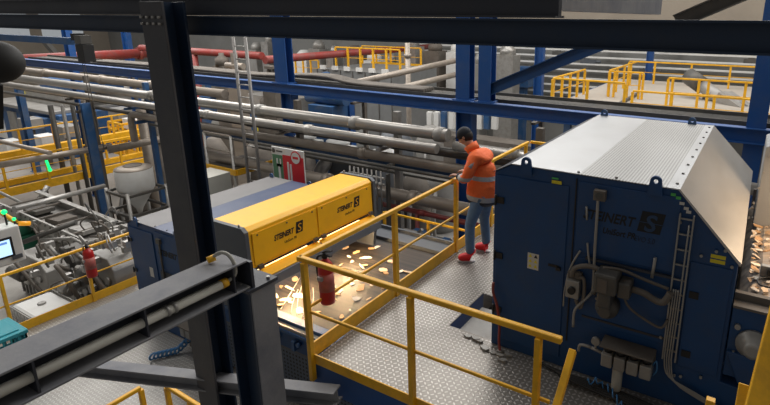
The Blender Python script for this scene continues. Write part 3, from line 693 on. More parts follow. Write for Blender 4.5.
# ================================================================== BELT CONVEYOR UNDER THE YELLOW HOOD
BZ = -.76
t = thing('belt_conveyor', 'wide dark belt conveyor carrying scraps under the yellow hood', 'conveyor', (-5, 5.6, LZ))
MB().box(-6.62, -2.9, 4.28, 6.93, BZ-.02, BZ).build('belt', belt, t)
MB().box(-6.62, -3.45, 4.16, 4.28, BZ-.02, BZ+.04).box(-6.62, -3.45, 4.08, 4.16, BZ-.10, BZ-.06).build('side_rail', bmach, t, .004)
MB().box(-6.62, -3.45, 4.10, 4.16, BZ-.06, BZ-.01).build('side_strip', ltgrey, t)
MB().box(-6.62, -3.45, 4.12, 4.24, BZ-.35, BZ-.12).build('frame_beam', navy, t)
MB().box(-6.5, -3.5, 4.16, 4.2, LZ+.08, BZ-.37).build('perforated_panel', perf, t)
builds(MB().box(-6.5, -3.5, 4.13, 4.22, BZ-.39, BZ-.36).box(-6.5, -6.42, 4.12, 4.22, LZ, BZ-.36).box(-3.6, -3.5, 4.12, 4.22, LZ, BZ-.36), 'frame_trim', greyp, t)
b = MB()
for x in (-5.3, -4.9, -4.55, -4.2): b.box(x, x+.05, 4.05, 4.12, BZ-.3, BZ-.16).tube((x+.1, 4.12, BZ-.2), (x+.1, 4.06, BZ-.2), .03, 10)
builds(b, 'bracket', bmach, t)
MB().box(-6.62, -3.45, 6.93, 7.30, BZ-.02, BZ+.06).box(-6.62, -3.45, 7.26, 7.30, BZ+.06, BZ+.12).build('far_rail', greyp, t)
builds(MB().tube((-2.95, 4.3, BZ-.14), (-2.95, 6.9, BZ-.14), .12, 24).tube((-6.55, 4.3, BZ-.14), (-6.55, 6.9, BZ-.14), .11, 24), 'drum', dkmet, t)
for x, y in ((-6.3, 4.4), (-6.3, 6.9), (-3.6, 4.4), (-3.6, 6.9)): MB().box(x-.05, x+.05, y-.05, y+.05, GZ, BZ-.3).build('leg', navy, t)

# hood
t = thing('sorter_hood', 'bright yellow scanner hood spanning the dark belt', 'machine cover', (-6, 5.5, BZ))
def sh(d, pts): return pts
HP = [(-6.50, .10), (-6.25, .515), (-5.62, .522), (-5.555, .475), (-5.545, -.06), (-5.62, -.10), (-6.50, -.10)]
MB().prism(HP, 'y', 4.07, 6.57).build('hood_shell', yelh, t, .012)
FP = [MB().box(-5.548, -5.538, 4.12, 5.26, -.03, .43).build('front_panel', yelh, t, .004), MB().box(-5.548, -5.538, 5.29, 6.5, -.03, .43).build('front_panel', yelh, t, .004)]
EP = [(-6.56, .10), (-6.27, .53), (-5.60, .535), (-5.53, .48), (-5.52, -.30), (-5.58, -.72), (-6.56, -.72)]
MB().prism(EP, 'y', 4.0, 4.065).build('end_plate', greyp, t, .006)
MB().prism(EP, 'y', 6.575, 6.65).build('end_plate', greyp, t, .006)
MB().prism([(-5.56, -.115), (-5.40, -.175), (-5.405, -.195), (-5.56, -.14)], 'y', 4.08, 5.26).build('lip', yelh, t)
MB().prism([(-5.56, -.115), (-5.40, -.175), (-5.405, -.195), (-5.56, -.14)], 'y', 5.30, 6.55).build('lip', yelh, t)
MB().box(-5.42, -5.37, 4.07, 6.57, -.33, -.19).build('lower_bar', bluegrey, t, .006)
MB().box(-5.50, -5.40, 4.0, 4.1, -.46, -.31).build('bar_end', dkmet, t)
b = MB()
for y in (4.20, 4.70, 5.18, 5.38, 5.92, 6.42): b.tube((-5.54, y, .39), (-5.53, y, .39), .012, 10)
for y in (4.16, 5.17, 5.33, 6.45): b.box(-5.545, -5.50, y, y+.08, -.09, -.04)
builds(b, 'latch', dkmet, t)
b = MB()
for x in (-6.2, -5.66): b.tube((x, 4.03, .53), (x, 4.03, .57), .012, 8)
builds(b.tube((-6.2, 6.61, .53), (-6.2, 6.61, .57), .012, 8), 'eye_bolt', ltgrey, t)
for k, (y, sub) in enumerate(((4.46, 'UniSort PR'), (5.70, 'UniSort PR'))):
    X = -5.537
    text('STEINERT', 'lettering', (X, y, .20), .11, '+x', printk, FP[k], shear=.25, bold=.004, width=.36)
    MB().prism([(y+.385, .165), (y+.515, .165), (y+.535, .335), (y+.405, .335)], 'x', X, X+.0015).build('logo_square', printk, FP[k])
    text('S', 'logo_letter', (X+.002, y+.415, .185), .17, '+x', gold, FP[k], shear=.15)
    text(sub, 'model_lettering', (X, y+.17, .10), .055, '+x', printk, FP[k], shear=.2, width=.22)
lamp = MB()
for y0_, y1_ in ((4.25, 5.2), (5.4, 6.4)): lamp.tube((-5.72, y0_, -.22), (-5.72, y1_, -.22), .02, 12)
builds(lamp, 'lamp_tube', lampw, t)

# scraps on the belt
rng = random.Random(11)
def scrap(c, s, name, label, cat, group, m):
    n = rng.randint(5, 8); a0 = rng.random()*6; el = rng.uniform(.25, .7)
    b = MB(); pts = []
    th = rng.uniform(.004, .012); tilt = rng.uniform(-.35, .35)
    for k in range(n):
        a = 2*math.pi*k/n; r = s*rng.uniform(.55, 1.1)
        x = r*math.cos(a); y = r*el*math.sin(a)
        pts.append((x*math.cos(a0)-y*math.sin(a0), x*math.sin(a0)+y*math.cos(a0)))
    lo = min(p[0]*tilt for p in pts)
    bot = [b.bm.verts.new((c[0]+x, c[1]+y, c[2]+x*tilt-lo+.001)) for x, y in pts]; top = [b.bm.verts.new((c[0]+x, c[1]+y, c[2]+x*tilt-lo+th+.001)) for x, y in pts]
    for k in range(n): b.bm.faces.new((bot[k], bot[(k+1) % n], top[(k+1) % n], top[k]))
    b.bm.faces.new(bot[::-1]); b.bm.faces.new(top)
    return tag(b.build(name, m), label, cat, group)
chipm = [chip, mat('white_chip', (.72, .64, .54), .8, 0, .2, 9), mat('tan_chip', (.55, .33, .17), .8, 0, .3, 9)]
spots = [(270, 293), (276, 297), (258, 300), (285, 300), (291, 303), (281, 287), (263, 289), (252, 295), (330, 272), (341, 265), (349, 257), (356, 253), (352, 262), (362, 268), (365, 266), (357, 277), (351, 284), (361, 289), (372, 285), (378, 284), (384, 288), (369, 299), (356, 300), (386, 274), (383, 271), (377, 247), (372, 249), (393, 262), (340, 292), (338, 295), (335, 300), (330, 319), (318, 313), (307, 318), (300, 312), (296, 322), (307, 300), (350, 311), (360, 312), (409, 273), (401, 272), (342, 317), (346, 248), (366, 258), (344, 274), (290, 290), (300, 296), (280, 306), (295, 280), (268, 303)]
for i, (px, py) in enumerate(spots):
    p = at(px, py, z=BZ)
    if p.y < 4.36 or p.y > 6.9 or p.x < -6.4: continue
    scrap((p.x, p.y, BZ+.001), rng.uniform(.05, .12), 'sorted_scrap', 'pale torn scrap of material lying on the dark belt under the yellow hood', 'scrap', 'scraps on the dark belt', chipm[i % 3])

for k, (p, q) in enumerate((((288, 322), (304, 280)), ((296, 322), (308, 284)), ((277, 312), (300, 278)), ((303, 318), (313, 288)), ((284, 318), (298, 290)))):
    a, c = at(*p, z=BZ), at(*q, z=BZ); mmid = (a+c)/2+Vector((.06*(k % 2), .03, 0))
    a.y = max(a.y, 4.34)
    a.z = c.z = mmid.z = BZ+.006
    tag(MB().path([a, mmid, c], .0045, 6).build('pale_line', chipm[1]), 'thin pale line lying along the dark belt', 'strip', 'thin pale lines on the dark belt')  # thin pale lines laid on the belt surface

# ================================================================== RIGHT CONVEYOR
RZ = 1.12
t = thing('belt_conveyor', 'brightly lit worn belt conveyor at the right edge of the picture', 'conveyor', (1.2, 5.6, 0))
b = MB(); prof = []
for k in range(9):
    a = math.pi/2+math.pi*k/8; prof.append((.34+.28*math.cos(a), RZ-.28+.28*math.sin(a)))
prof += [(2.4, RZ-.56), (2.4, RZ)]
b.prism(prof, 'y', 4.30, 6.95); b.build('belt', belt2, t)
MB().box(.05, 2.5, 4.14, 4.24, .44, 1.05).build('side_frame', navy, t, .01)
MB().box(.05, 2.4, 4.24, 4.29, RZ-.05, RZ+.01).box(.05, 2.4, 4.12, 4.24, 1.055, 1.075).build('side_lip', brown, t)
MB().box(.10, 2.4, 6.96, 7.0, .4, RZ+.08).build('far_frame', brown, t)
MB().lathe([(.12, 0), (.12, -.03), (.09, -.04), (.09, -.07), (.065, -.075), (.065, -.12), (.04, -.125)], (.22, 4.14, .78), 24, 'y').build('bearing', ltgrey, t)
b = MB()
for a in range(4): b.tube((.22+.17*math.cos(a*1.57+.78), 4.14, .78+.17*math.sin(a*1.57+.78)), (.22+.17*math.cos(a*1.57+.78), 4.11, .78+.17*math.sin(a*1.57+.78)), .022, 8)
builds(b, 'bolt', ltgrey, t)
MB().prism([(.16, .42), (.6, .42), (.6, .68), (.05, .68)], 'y', 4.10, 4.14).build('foot_plate', navy, t, .01)
for x in (.7, 2.2):
    for y in (4.3, 6.8): MB().box(x-.05, x+.05, y-.05, y+.05, -.02, .44).build('leg', navy, t)
MB().path([(.47, 4.0, .66), (.40, 3.98, .56), (.33, 3.97, .42), (.32, 3.97, .25), (.36, 3.98, .1)], .01, 6).build('air_hose', bluehose, t)
for k in range(60):
    p = (rng.uniform(.10, .30), rng.uniform(4.35, 6.85), RZ-.03)
    yy = 4.4+2.4*k/59
    scrap((rng.uniform(.14, .20) if k % 4 else rng.uniform(.24, .34), yy, RZ-.04 if k % 4 else RZ+.003), rng.uniform(.03, .075), 'sorted_scrap', 'pale torn scrap heaped at the end of the bright right belt', 'scrap', 'scraps on the bright right belt', chipm[k % 3])
t = thing('sensor_box', 'small dark bracketed sensor on the bright right belt', 'sensor', (.3, 4.7, RZ))
MB().box(.21, .40, 4.65, 4.70, RZ, RZ+.10).box(.21, .40, 4.70, 4.85, RZ, RZ+.02).build('housing', ltgrey, t, .006)
MB().box(.26, .34, 4.63, 4.65, RZ+.03, RZ+.08).build('window', black, t)
MB().path([(.27, 4.62, RZ+.02), (.20, 4.55, RZ+.02), (.22, 4.45, RZ+.015), (.34, 4.46, RZ+.015)], .008, 6).build('cable', black, t)
# grey hood over the right belt
t = thing('sorter_hood', 'grey scanner hood cut off by the right edge of the picture', 'machine cover', (1., 6.2, RZ))
A, B_, C_ = at(766, 147, y=6.0), at(752, 227, y=6.0), at(760, 246, y=6.0)
MB().prism([(A.x, A.z), (B_.x, B_.z), (C_.x, C_.z+.0), (1.6, C_.z-.05), (1.6, A.z+.1), (A.x+.25, A.z+.1)], 'y', 6.0, 6.7).build('hood_shell', mat('pale_hood', (.33, .34, .35), .45, .1, .06, 3), t, .01)
MB().prism([(B_.x+.03, B_.z-.02), (C_.x+.02, C_.z-.10), (1.6, C_.z-.14), (1.6, C_.z+.1), (C_.x+.05, C_.z+.04)], 'y', 5.99, 6.71).build('underside', black, t)
MB().tube((A.x+.22, 5.99, A.z-.12), (A.x+.22, 5.97, A.z-.12), .05, 12).build('vent', brown, t)
b = MB()
for k in range(5): b.tube((A.x+.04-(k)*.025*.9, 5.985, A.z-.1-k*.17), (A.x+.04-k*.0225, 6.0, A.z-.1-k*.17), .012, 8)
builds(b, 'bolt', ltgrey, t)
MB().box(1.45, 1.6, 6.0, 6.7, RZ, C_.z).build('support', dkmet, t)

# ================================================================== BLUE FRAME BEHIND (grid line y = 10)
t = thing('blue_cross_beam', 'bright blue cross beam carrying the grey cable tray behind the machines', 'beam', (-9, 10, 1.2))
MB().box(-27, 4, 9.985, 10.0, 1.155, 1.385).box(-27, 4, 9.9, 10.1, 1.135, 1.155).box(-27, 4, 9.9, 10.1, 1.385, 1.405).build('section', steelblue, t, .002)
t = thing('cable_tray', 'dark grey cable tray full of cables lying on the blue cross beam', 'cable tray', (-9, 10.4, 1.45))
MB().box(-27, 4, 10.27, 11.0, 1.36, 1.38).box(-27, 4, 10.27, 10.29, 1.38, 1.46).box(-27, 4, 10.97, 11.0, 1.38, 1.50).build('tray', dkmet, t)
b = MB()
for k in range(6): b.tube((-27, 10.35+k*.11, 1.41), (4, 10.35+k*.11, 1.41), .026, 8)
b.build('cable_set', dkmet, t); kids(t)[-1]['kind'] = 'stuff'
b = MB()
for k in range(5): b.path([(-22, 10.36+k*.12, 1.49), (-17, 10.36+k*.12, 1.52), (-13, 10.38+k*.1, 1.50), (-10.5, 10.38+k*.1, 1.62), (-9.2, 10.38+k*.1, 1.50), (-7, 10.36+k*.1, 1.49)], .045, 8)
tag(b.build('cable_bundle', brown), 'thick sagging bundle of grey cables on the blue cross beam beside its column', 'cable')
def bcol(x, y, w, z0, z1, label, m=steelblue, web='x'):
    t = thing('blue_column', label, 'column', (x, y, z0))
    hcol(MB(), x, y, w, .26, z0, z1, web).build('shaft', m, t)
    MB().box(x-w/2-.06, x+w/2+.06, y-.2, y+.2, z0, z0+.02).build('base_plate', m, t)
    return t
bcol(-11.47, 10.12, .48, 1.405, 3.9, 'wide blue column standing on the blue cross beam between the red pipes', web='y')
bcol(-11.35, 10.12, .40, GZ, 1.13, 'blue column under the cross beam behind the shiny double pipe')
bcol(-5.74, 10.12, .34, 1.405, 3.9, 'blue column on the cross beam, the one without the slanting brace', web='y')
bcol(-5.19, 10.12, .30, 1.405, 3.9, 'blue column on the cross beam where the slanting brace starts', web='y')
bcol(-5.70, 10.12, .40, GZ, 1.13, 'dark blue column right behind the head of the person')
bcol(.03, 10.12, .30, -1, 3.9, 'thick blue column at the right behind the large navy machine', web='y')
tag(MB().ibeam(at(484, 92, y=10.1), at(602, 44, y=10.1), .16, .24).build('diagonal_brace', navy), 'navy slanting brace between the blue columns in front of the white rails', 'brace')
tag(MB().bar((.2, 10.1, 1.1), (3.5, 10.1, 1.1), .2, .3).build('blue_cross_beam', steelblue), 'short blue beam end right of the thick blue column', 'beam')
a = at(540, 55, y=19.6); 
bcol(a.x, 19.6, .34, GZ, 3.0, 'distant blue column among the white rails behind the slanting brace')
a = at(650, 60, y=29.5)
bcol(a.x, 29.5, .35, GZ, 3.0, 'distant blue column behind the yellow platform rails')
a = at(349, 110, y=14)
bcol(a.x, 14, .30, GZ, 1.0, 'slim blue post behind the shiny double pipe')

# white rails along the back wall
tops = [.97, .56, .19, -.28, -.75, -1.2, -1.7, 1.35]
for i, z in enumerate(tops):
    b = MB().box(-22 if i else -21, 13, 30.35, 30.5, z-.04, z+.05)
    for x in range(-20, 12, 4): b.box(x, x+.08, 30.5, 31, z-.05, z)
    tag(b.build('wall_rail', white), 'long white horizontal rail along the grey back wall', 'rail', 'white rails along the back wall')
rng = random.Random(5)
for k in range(16):
    x = -15+k*1.7+rng.random()*.5; z = [1.401, 1.401, 1.021, .611, 1.401, .241][k % 6]; hh = .42 if z > 1.3 else .22
    b = MB().box(x, x+.9, 30.36, 30.49, z, z+hh).box(x+.2, x+.5, 30.36, 30.48, z+hh, z+hh*1.4).tube((x+.9, 30.42, z+.12), (x+1.2, 30.42, z+.12), .08, 8)
    tag(b.build('drive_unit', dkmet if k % 3 else greyp), 'small dark drive unit mounted between the white wall rails', 'machine', 'drive units on the wall rails')
tag(MB().box(-13.2, -12.2, 29.2, 30.1, -.9, .3).box(-13.0, -12.4, 29.1, 29.2, -.5, .1).box(-12.9, -12.5, 29.4, 29.9, -5, -.9).build('blue_cabinet', bmach), 'small pale blue cabinet in front of the white rails beside the blue column', 'cabinet')

# right-hand rear platform
PZ = 0.0
t = thing('rear_platform', 'cream floored rear platform behind the large navy machine', 'platform', (-2, 24, PZ))
MB().box(-6.8, 4, 18.0, 29, PZ-.06, PZ).build('floor_panel', mat('cream_floor', (.40, .36, .31), .8, 0, .12, 1.5), t)
builds(MB().box(-6.8, 4, 17.95, 18.0, PZ-.3, PZ).box(-6.85, -6.8, 18, 29, PZ-.3, PZ), 'edge_beam', bmach, t)
for x, y in ((-6, 18.3), (-6, 28.7), (3.5, 18.3), (-1, 18.3)): MB().box(x-.12, x+.12, y-.12, y+.12, GZ, PZ-.06).build('leg', bmach, t)
RR = dict(r=.035, kick=0, postw=.09, z=PZ, mid=.55)
rail_run('guard_rail', 'yellow rail along the back of the cream floored platform', (-6.0, 27.6), (2.5, 27.6), (0, .15, .35, .55, .75, .9, 1), **RR)
rail_run('guard_rail', 'yellow rail running away along the side of the cream floored platform', (-5.6, 22.2), (-5.6, 27.6), (0, .25, .5, .75), **RR)
rail_run('guard_rail', 'short double posted yellow rail at the gap of the rear platform', (-5.5, 21.9), (-4.15, 21.9), (0, .15, .55, .9, 1), **RR)
rail_run('guard_rail', 'yellow rail ahead of the leaning grey auger', (-3.0, 20.6), (.2, 20.6), (0, .05, .33, .43, .8, 1), **RR)
rail_run('guard_rail', 'yellow rail at the front left corner of the rear platform', (-6.6, 18.2), (-6.6, 22.0), (0, .25, .5, .75, 1), **RR)
rail_run('guard_rail', 'yellow rail along the front edge of the rear platform', (-6.6, 18.1), (-4.0, 18.1), (0, .5, 1), **{**RR, 'mid': .3})
rail_run('guard_rail', 'low yellow rail seen just above the machine roof', (-3.9, 18.9), (.5, 18.9), (0, .3, .6, .9), **{**RR, 'h': .75, 'mid': .3})
t = thing('auger_conveyor', 'grey auger tube leaning down across the rear platform', 'conveyor', at(720, 100, y=23))
a, c = at(690, 77, y=23.8), at(750, 119, y=22.0)
MB().tube(a, c, .26, 18).build('tube', ltgrey, t)
d = (c-a).normalized()
MB().tube(a-d*.1, a+d*.75, .34, 18).build('motor_head', dkmet, t)
MB().tube(a+d*1.8, a+d*2.9, .36, 12).bar(a+d*1.9+Vector((0, 0, .2)), a+d*3.2+Vector((0, 0, .2)), .75, .3).build('hopper', ltgrey, t)
MB().bar(a+d*.9, (a+d*.9).xy.to_3d()+Vector((0, 0, PZ)), .1, .1).build('support', dkmet, t)
tag(MB().box(-4.6, -4.5, 19.6, 23, PZ, PZ+.12).build('floor_cable_duct', dkmet), 'dark duct strip lying on the cream floor', 'duct')
# grating floor under the rail machines at far right
tag(MB().box(1, 5, 11, 17, .5, .62).box(1.2, 1.4, 11.2, 11.4, GZ, .5).box(4.6, 4.8, 11.2, 11.4, GZ, .5).box(1.2, 1.4, 16.6, 16.8, GZ, .5).build('platform_deck', bmach), 'blue deck just visible right of the thick blue column', 'platform')

# grey clad block and its yellow catwalk
t = thing('clad_unit', 'tall grey clad machine enclosure beneath the red pipe', 'enclosure', (-17.5, 21, GZ))
MB().box(-20.2, -15.4, 20, 24, GZ, .55).build('cladding', mat('clad_panel', (.20, .205, .205), .6, .1, .12, 1.2, dirt=(.13, .13, .13)), t)
b = MB()
for k in range(7): b.box(-20.2+k*.8-.02, -20.2+k*.8+.02, 19.97, 20, GZ, .55)
builds(b, 'panel_joint', dkmet, t)
b = MB()
for k in range(6): b.box(-19.9+k*.8, -19.55+k*.8, 19.9, 20, .55, .75)
builds(b, 'white_tab', white, t)
for k, (pa, pb, lab) in enumerate((((288, 76), (318, 74), 'low yellow catwalk left of the grey clad enclosure'), ((372, 66), (420, 62), 'higher yellow catwalk just right of the grey clad enclosure'))):
    a, c = at(*pa, y=24.5), at(*pb, y=24.5)
    t = thing('yellow_catwalk', lab, 'walkway', (a.x, 25, a.z))
    MB().box(a.x, c.x, 24.5, 25.6, a.z, a.z+.08).build('deck', yel, t); MB().box(a.x, c.x, 24.42, 24.5, a.z-.1, a.z+.28).build('kick_plate', yel, t)
    for x in (a.x+.2, c.x-.2): MB().box(x-.08, x+.08, 25, 25.16, GZ, a.z).build('leg', brown, t)
    rail_run('guard_rail', 'yellow rail on the '+lab, (a.x-.8*k, 24.6), (c.x, 24.6), [j/4 for j in range(5)], **{**RR, 'z': a.z+.08})
rail_run('guard_rail', 'yellow rail on the clad enclosure under the red pipe', (-19.8, 21), (-15.6, 21), [k/5 for k in range(6)], **{**RR, 'z': .55})
rng = random.Random(9)
for k in range(14):
    x = -34+k*1.6; 
    s = rng.uniform(.6, 1.4); z0 = .0; h = rng.uniform(.6, 1.9)
    b = MB().box(x, x+s, 26.6, 27.6, GZ, h-.4).lathe([(s*.4, h-.4), (s*.4, h-.1), (s*.2, h+.15)], (x+s/2, 27.1, 0), 12)
    tag(b.build('process_vessel', [ltgrey, galv, brown, white][k % 4]), 'grey process vessel in the distance behind the red pipes', 'vessel', 'distant vessels behind the red pipes')
rng = random.Random(31)
for k in range(26):
    px = rng.uniform(28, 330); y = rng.uniform(13, 24); a = at(px, rng.uniform(56, 100), y=y)
    if a.z > 1.6 or a.x < -33 or -30 < a.x < -24 and y < 20 or -28 < a.x < -20.5 and y > 19: continue
    s_ = rng.uniform(.25, .6); m_ = rng.choice([ltgrey, galv, brown, dkmet, greyp, bmach, pipe_b])
    b = MB().box(a.x-s_, a.x+s_, y-s_*.7, y+s_*.7, GZ, a.z-s_)
    if k % 3 == 0: b.lathe([(s_*.8, 0), (s_*.8, s_*.9), (s_*.3, s_*1.3), (s_*.3, s_*1.6)], (a.x, y, a.z-s_), 14)
    elif k % 3 == 1: b.tube((a.x-s_*1.6, y, a.z-s_*.6), (a.x+s_*1.6, y, a.z-s_*.6), s_*.4, 12).box(a.x-.1, a.x+.1, y-.1, y+.1, a.z-s_, a.z+s_)
    else: b.bar((a.x-s_, y, a.z-s_), (a.x-s_*.3, y, a.z+s_), .12, .12).bar((a.x+s_, y, a.z-s_), (a.x+s_*.3, y, a.z+s_), .12, .12).box(a.x-s_*.6, a.x+s_*.6, y-.2, y+.2, a.z+s_*.7, a.z+s_)
    tag(b.build('plant_unit', m_), 'dusty plant unit standing among the columns behind the blue cross beam', 'machine', 'plant units beyond the blue cross beam')
# brownish stand pipe in front of white rails
a = at(408, 70, y=18)
tag(MB().tube((a.x, 18, GZ), (a.x, 18, 2.6), .11, 14).lathe([(.15, 1.55), (.15, 1.7)], (a.x, 18, 0), 14).lathe([(.15, .2), (.15, .35)], (a.x, 18, 0), 14).build('stand_pipe', pipe_b), 'brownish vertical stand pipe left of the white rails', 'pipe')
for k, (p, q) in enumerate((((350, 84), (458, 60)), ((385, 92), (458, 74)))):
    a, c = at(*p, y=13), at(*q, y=19)
    tag(MB().tube(a, c, .11, 14).build('light_duct', pipe_b), ['pale duct rising gently towards the blue columns, upper one', 'pale duct rising gently towards the blue columns, lower one'][k], 'duct')

# red pipes
a = at(175, 50, y=16); c = at(262, 57, y=16)
tag(MB().tube((a.x-3, 16, a.z+.0), (c.x, 16, a.z-.03), .17, 14).build('red_pipe', redp), 'red pipe crossing behind the thin twin poles', 'pipe')
a = at(265, 60, x=-19.2); c = at(450, 44, x=-19.2)
tag(MB().tube(a, (-19.2, min(c.y, 30), a.z), .18, 14).build('red_pipe', redp), 'long faded red pipe running past the grey clad enclosure', 'pipe')
a = at(20, 60, x=-30); c = at(150, 51, x=-30)
tag(MB().tube(a, (-30, c.y, a.z), .25, 14).lathe([(.33, -.1), (.33, .1)], (-30, c.y-.6, a.z), 14, 'y').build('red_pipe', redp), 'thick red pipe at the upper left behind the small black camera', 'pipe')
a = at(200, 66, y=16.2); MB
tag(MB().tube((a.x, 16.0, 1.4), (a.x, 16.0, GZ), .13, 12).build('red_pipe', redp), 'vertical red pipe below the red pipe behind the thin poles', 'pipe')
# beams upper left
a = at(0, 35, y=6.6); c = at(74, 37, y=6.6)
tag(MB().box(a.x-3, c.x, 6.5, 6.7, a.z-.14, a.z+.02).build('crane_rail', bmach), 'blue crane rail at the upper left ending at the small black camera', 'beam')
a = at(80, 36, y=6.6)
t = thing('camera_unit', 'small black camera unit hanging from the end of the blue crane rail', 'camera', a)
MB().box(a.x+.02, a.x+.30, 6.45, 6.70, a.z-.18, a.z+.02).build('bracket', dkmet, t, .01)
MB().box(a.x+.02, a.x+.34, 6.45, 6.7, a.z-.60, a.z-.19).build('housing', black, t, .01)
MB().box(a.x-.12, a.x+.02, 6.45, 6.7, a.z-.1, a.z+.06).build('mount', black, t)
MB().path([(a.x+.1, 6.5, a.z-.6), (a.x+.12, 6.5, a.z-1.4), (a.x+.2, 6.5, a.z-2.6)], .008, 5).path([(a.x+.2, 6.5, a.z-.6), (a.x+.25, 6.5, a.z-1.4), (a.x+.36, 6.5, a.z-2.7)], .008, 5).build('cable', dkmet, t)
a, c = at(42, 38, y=20), at(66, 66, y=20)
tag(MB().bar(a, c, .35, .35).build('diagonal_brace', dkmet), 'grey slanting brace in front of the bright windows at upper left', 'brace')
for px, lab in ((72, 'distant blue column beside the black camera unit'), (130, 'distant blue column just left of the tall dark column')):
    cy_ = 11.6 if px == 72 else 17
    a = at(px, 60, y=cy_); bcol(a.x, cy_, .38 if px == 72 else .55, GZ, 2.9, lab)
# dark round blurred thing at left edge
a = at(-3, 62, y=.75)
t = thing('spot_lamp', 'dark round lamp housing close to the lens at the left edge', 'lamp', a)
v = (a-Vector((0, 0, CAMH))).normalized()
b = MB(); b.ball(a, .074, 28, (1, 1, .93)); b.build('housing', rubber, t)
MB().tube(a+Vector((-.04, 0, .04)), a+Vector((-.10, 0, .75)), .012, 8).build('stem', black, t)
a = at(-8, 130, y=.75)
MB().bar(at(-2, 84, y=.76), at(-1, 128, y=.76), .02, .02).build('handle', rubber, t)

# twin pole ladder
t = thing('pole_ladder', 'slender grey ladder with thin twin rails standing behind the dusty roof', 'ladder', at(250, 120, y=8.2))
a = at(233, 37, y=8.2); c = at(244, 37, y=8.2)
MB().tube((a.x, 8.2, a.z), (a.x, 8.2, -2.6), .04, 10).build('side_rail', dkgalv, t); MB().tube((c.x+.04, 8.2, c.z), (c.x+.04, 8.2, -2.6), .04, 10).build('side_rail', dkgalv, t)
z = 2.5
while z > -2.5:
    MB().tube((a.x, 8.2, z), (c.x+.04, 8.2, z), .014, 8).build('rung', galv, t); z -= .3
tag(MB().box(a.x-.3, c.x+.34, 8.0, 8.4, -2.65, -2.6).tube((a.x, 8.2, -2.65), (a.x, 8.2, GZ), .05, 8).build('ladder_stand', dkmet), 'small dark stand carrying the slender ladder', 'stand')

# ------------------------------------------------------------------ pipe runs along x (rack at y ~ 9)
def pipe(py0, z, r, x0, x1, y, m, label, joints=(), jm=None, group=None, elbow=None):
    t = thing('process_pipe', label, 'pipe', ((x0+x1)/2, y, z), group)
    MB().tube((x0, y, z), (x1, y, z), r, 18).build('pipe_run', m, t)
    for j in joints:
        MB().lathe([(r*1.0, -.10), (r*1.25, -.09), (r*1.25, .09), (r, .10)], (j, y, z), 18, 'x').build('flange', jm or m, t)
    if elbow:
        MB().path([(x1-.1 if elbow > 0 else x0+.1, y, z), ((x1+.12) if elbow > 0 else x0-.12, y, z-.03), ((x1+.2) if elbow > 0 else x0-.2, y, z-.25), ((x1+.2) if elbow > 0 else x0-.2, y, z-.9)], r*.95, 12).build('elbow', m, t)
    return t
pipe(0, .82, .13, -26, -5.5, 9.0, pipe_l, 'shiny upper pipe of the double run below the blue beam', (-16, -11.2, -8.0, -5.7), ltgrey)
pipe(0, .58, .105, -26, -5.6, 8.72, pipe_l, 'lower pipe of the shiny double run below the blue beam', (-13, -9.2), pipe_l)
pipe(0, .62, .10, -5.35, 1, 9.0, pipe_l, 'shiny pipe continuing right of the head of the person', (-4,), ltgrey)
pipe(0, .44, .05, -26, -3.3, 9.1, dkmet, 'thin dark pipe beneath the shiny double run', (-14, -10, -7))
pipe(0, .33, .06, -26, -3.0, 9.25, dkmet, 'dark pipe just above the beige pipe', (-12, -8))
pipe(0, .13, .112, -17.2, -5.05, 9.0, pipe_b, 'long beige pipe ending beside the hands of the person', (-7.8,), pipe_b, elbow=-1)
pipe(0, -.02, .04, -16, -3.5, 8.8, dkmet, 'thin dark pipe just below the long beige pipe')
pipe(0, -.72, .14, -14.8, -3.8, 9.0, pipe_b, 'thick beige pipe low behind the yellow hood', (-9, -6.4), pipe_b)
pipe(0, 1.12, .07, -30, -9, 11.0, pipe_b, 'high thin pipe right under the cable tray', (-20, -15))
pipe(0, .95, .06, -26, 2, 11.3, galv, 'bright thin pipe behind the shiny double run', (-4,))
pipe(0, 1.0, .13, -34, -13.4, 9.6, pipe_b, 'dusty pipe at the upper left above the shiny double run', (-24, -20, -17))
pipe(0, .30, .09, -30, -12.2, 9.7, pipe_l, 'grey pipe at the left beneath the dusty pipe', (-22, -19))
pipe(0, .02, .06, -28, -16.5, 9.4, dkmet, 'dark pipe at the left above the beige elbow', (-21,))
pipe(0, -1.03, .06, -7.3, -3.9, 9.0, redp, 'small red pipe seen through the rail beneath the person', (-6.2,), redp)
tag(MB().tube((-6.32, 9.0, -1.03), (-6.32, 9.0, GZ), .05, 12).build('red_pipe', redp), 'thin vertical red pipe seen through the yellow rail', 'pipe')
for k, x in enumerate((-21.5, -9.8, -4.4)):
    tag(MB().box(x-.05, x+.05, 11.38, 11.48, GZ, 1.0).box(x-.05, x+.05, 10.9, 11.38, .83, .885).build('pipe_stand', brown), 'slim brown stand holding the high pipes behind the rack', 'post', 'stands of the high pipes')
tag(MB().box(-16, -3.5, 9.12, 9.24, -.16, -.02).build('rack_beam', bmach), 'blue rack beam directly under the long beige pipe', 'beam')
tag(MB().box(-27, -3.5, 9.12, 9.24, .43, .50).build('rack_beam', dkmet), 'dark rack beam under the shiny double pipe', 'beam')
for k, x in enumerate((-20.5, -16.9, -14.6, -10.2, -7.05, -3.6)):
    b = MB().box(x-.07, x+.07, 9.26, 9.40, GZ, 1.13).box(x-.06, x+.06, 8.6, 9.26, .36, .42).box(x-.06, x+.06, 8.85, 9.26, -.12, -.03)
    tag(b.build('rack_post', [brown, bmach, brown, brown, ltgrey, brown][k]), 'upright post of the pipe rack with small bracket arms', 'post', 'posts of the pipe rack')
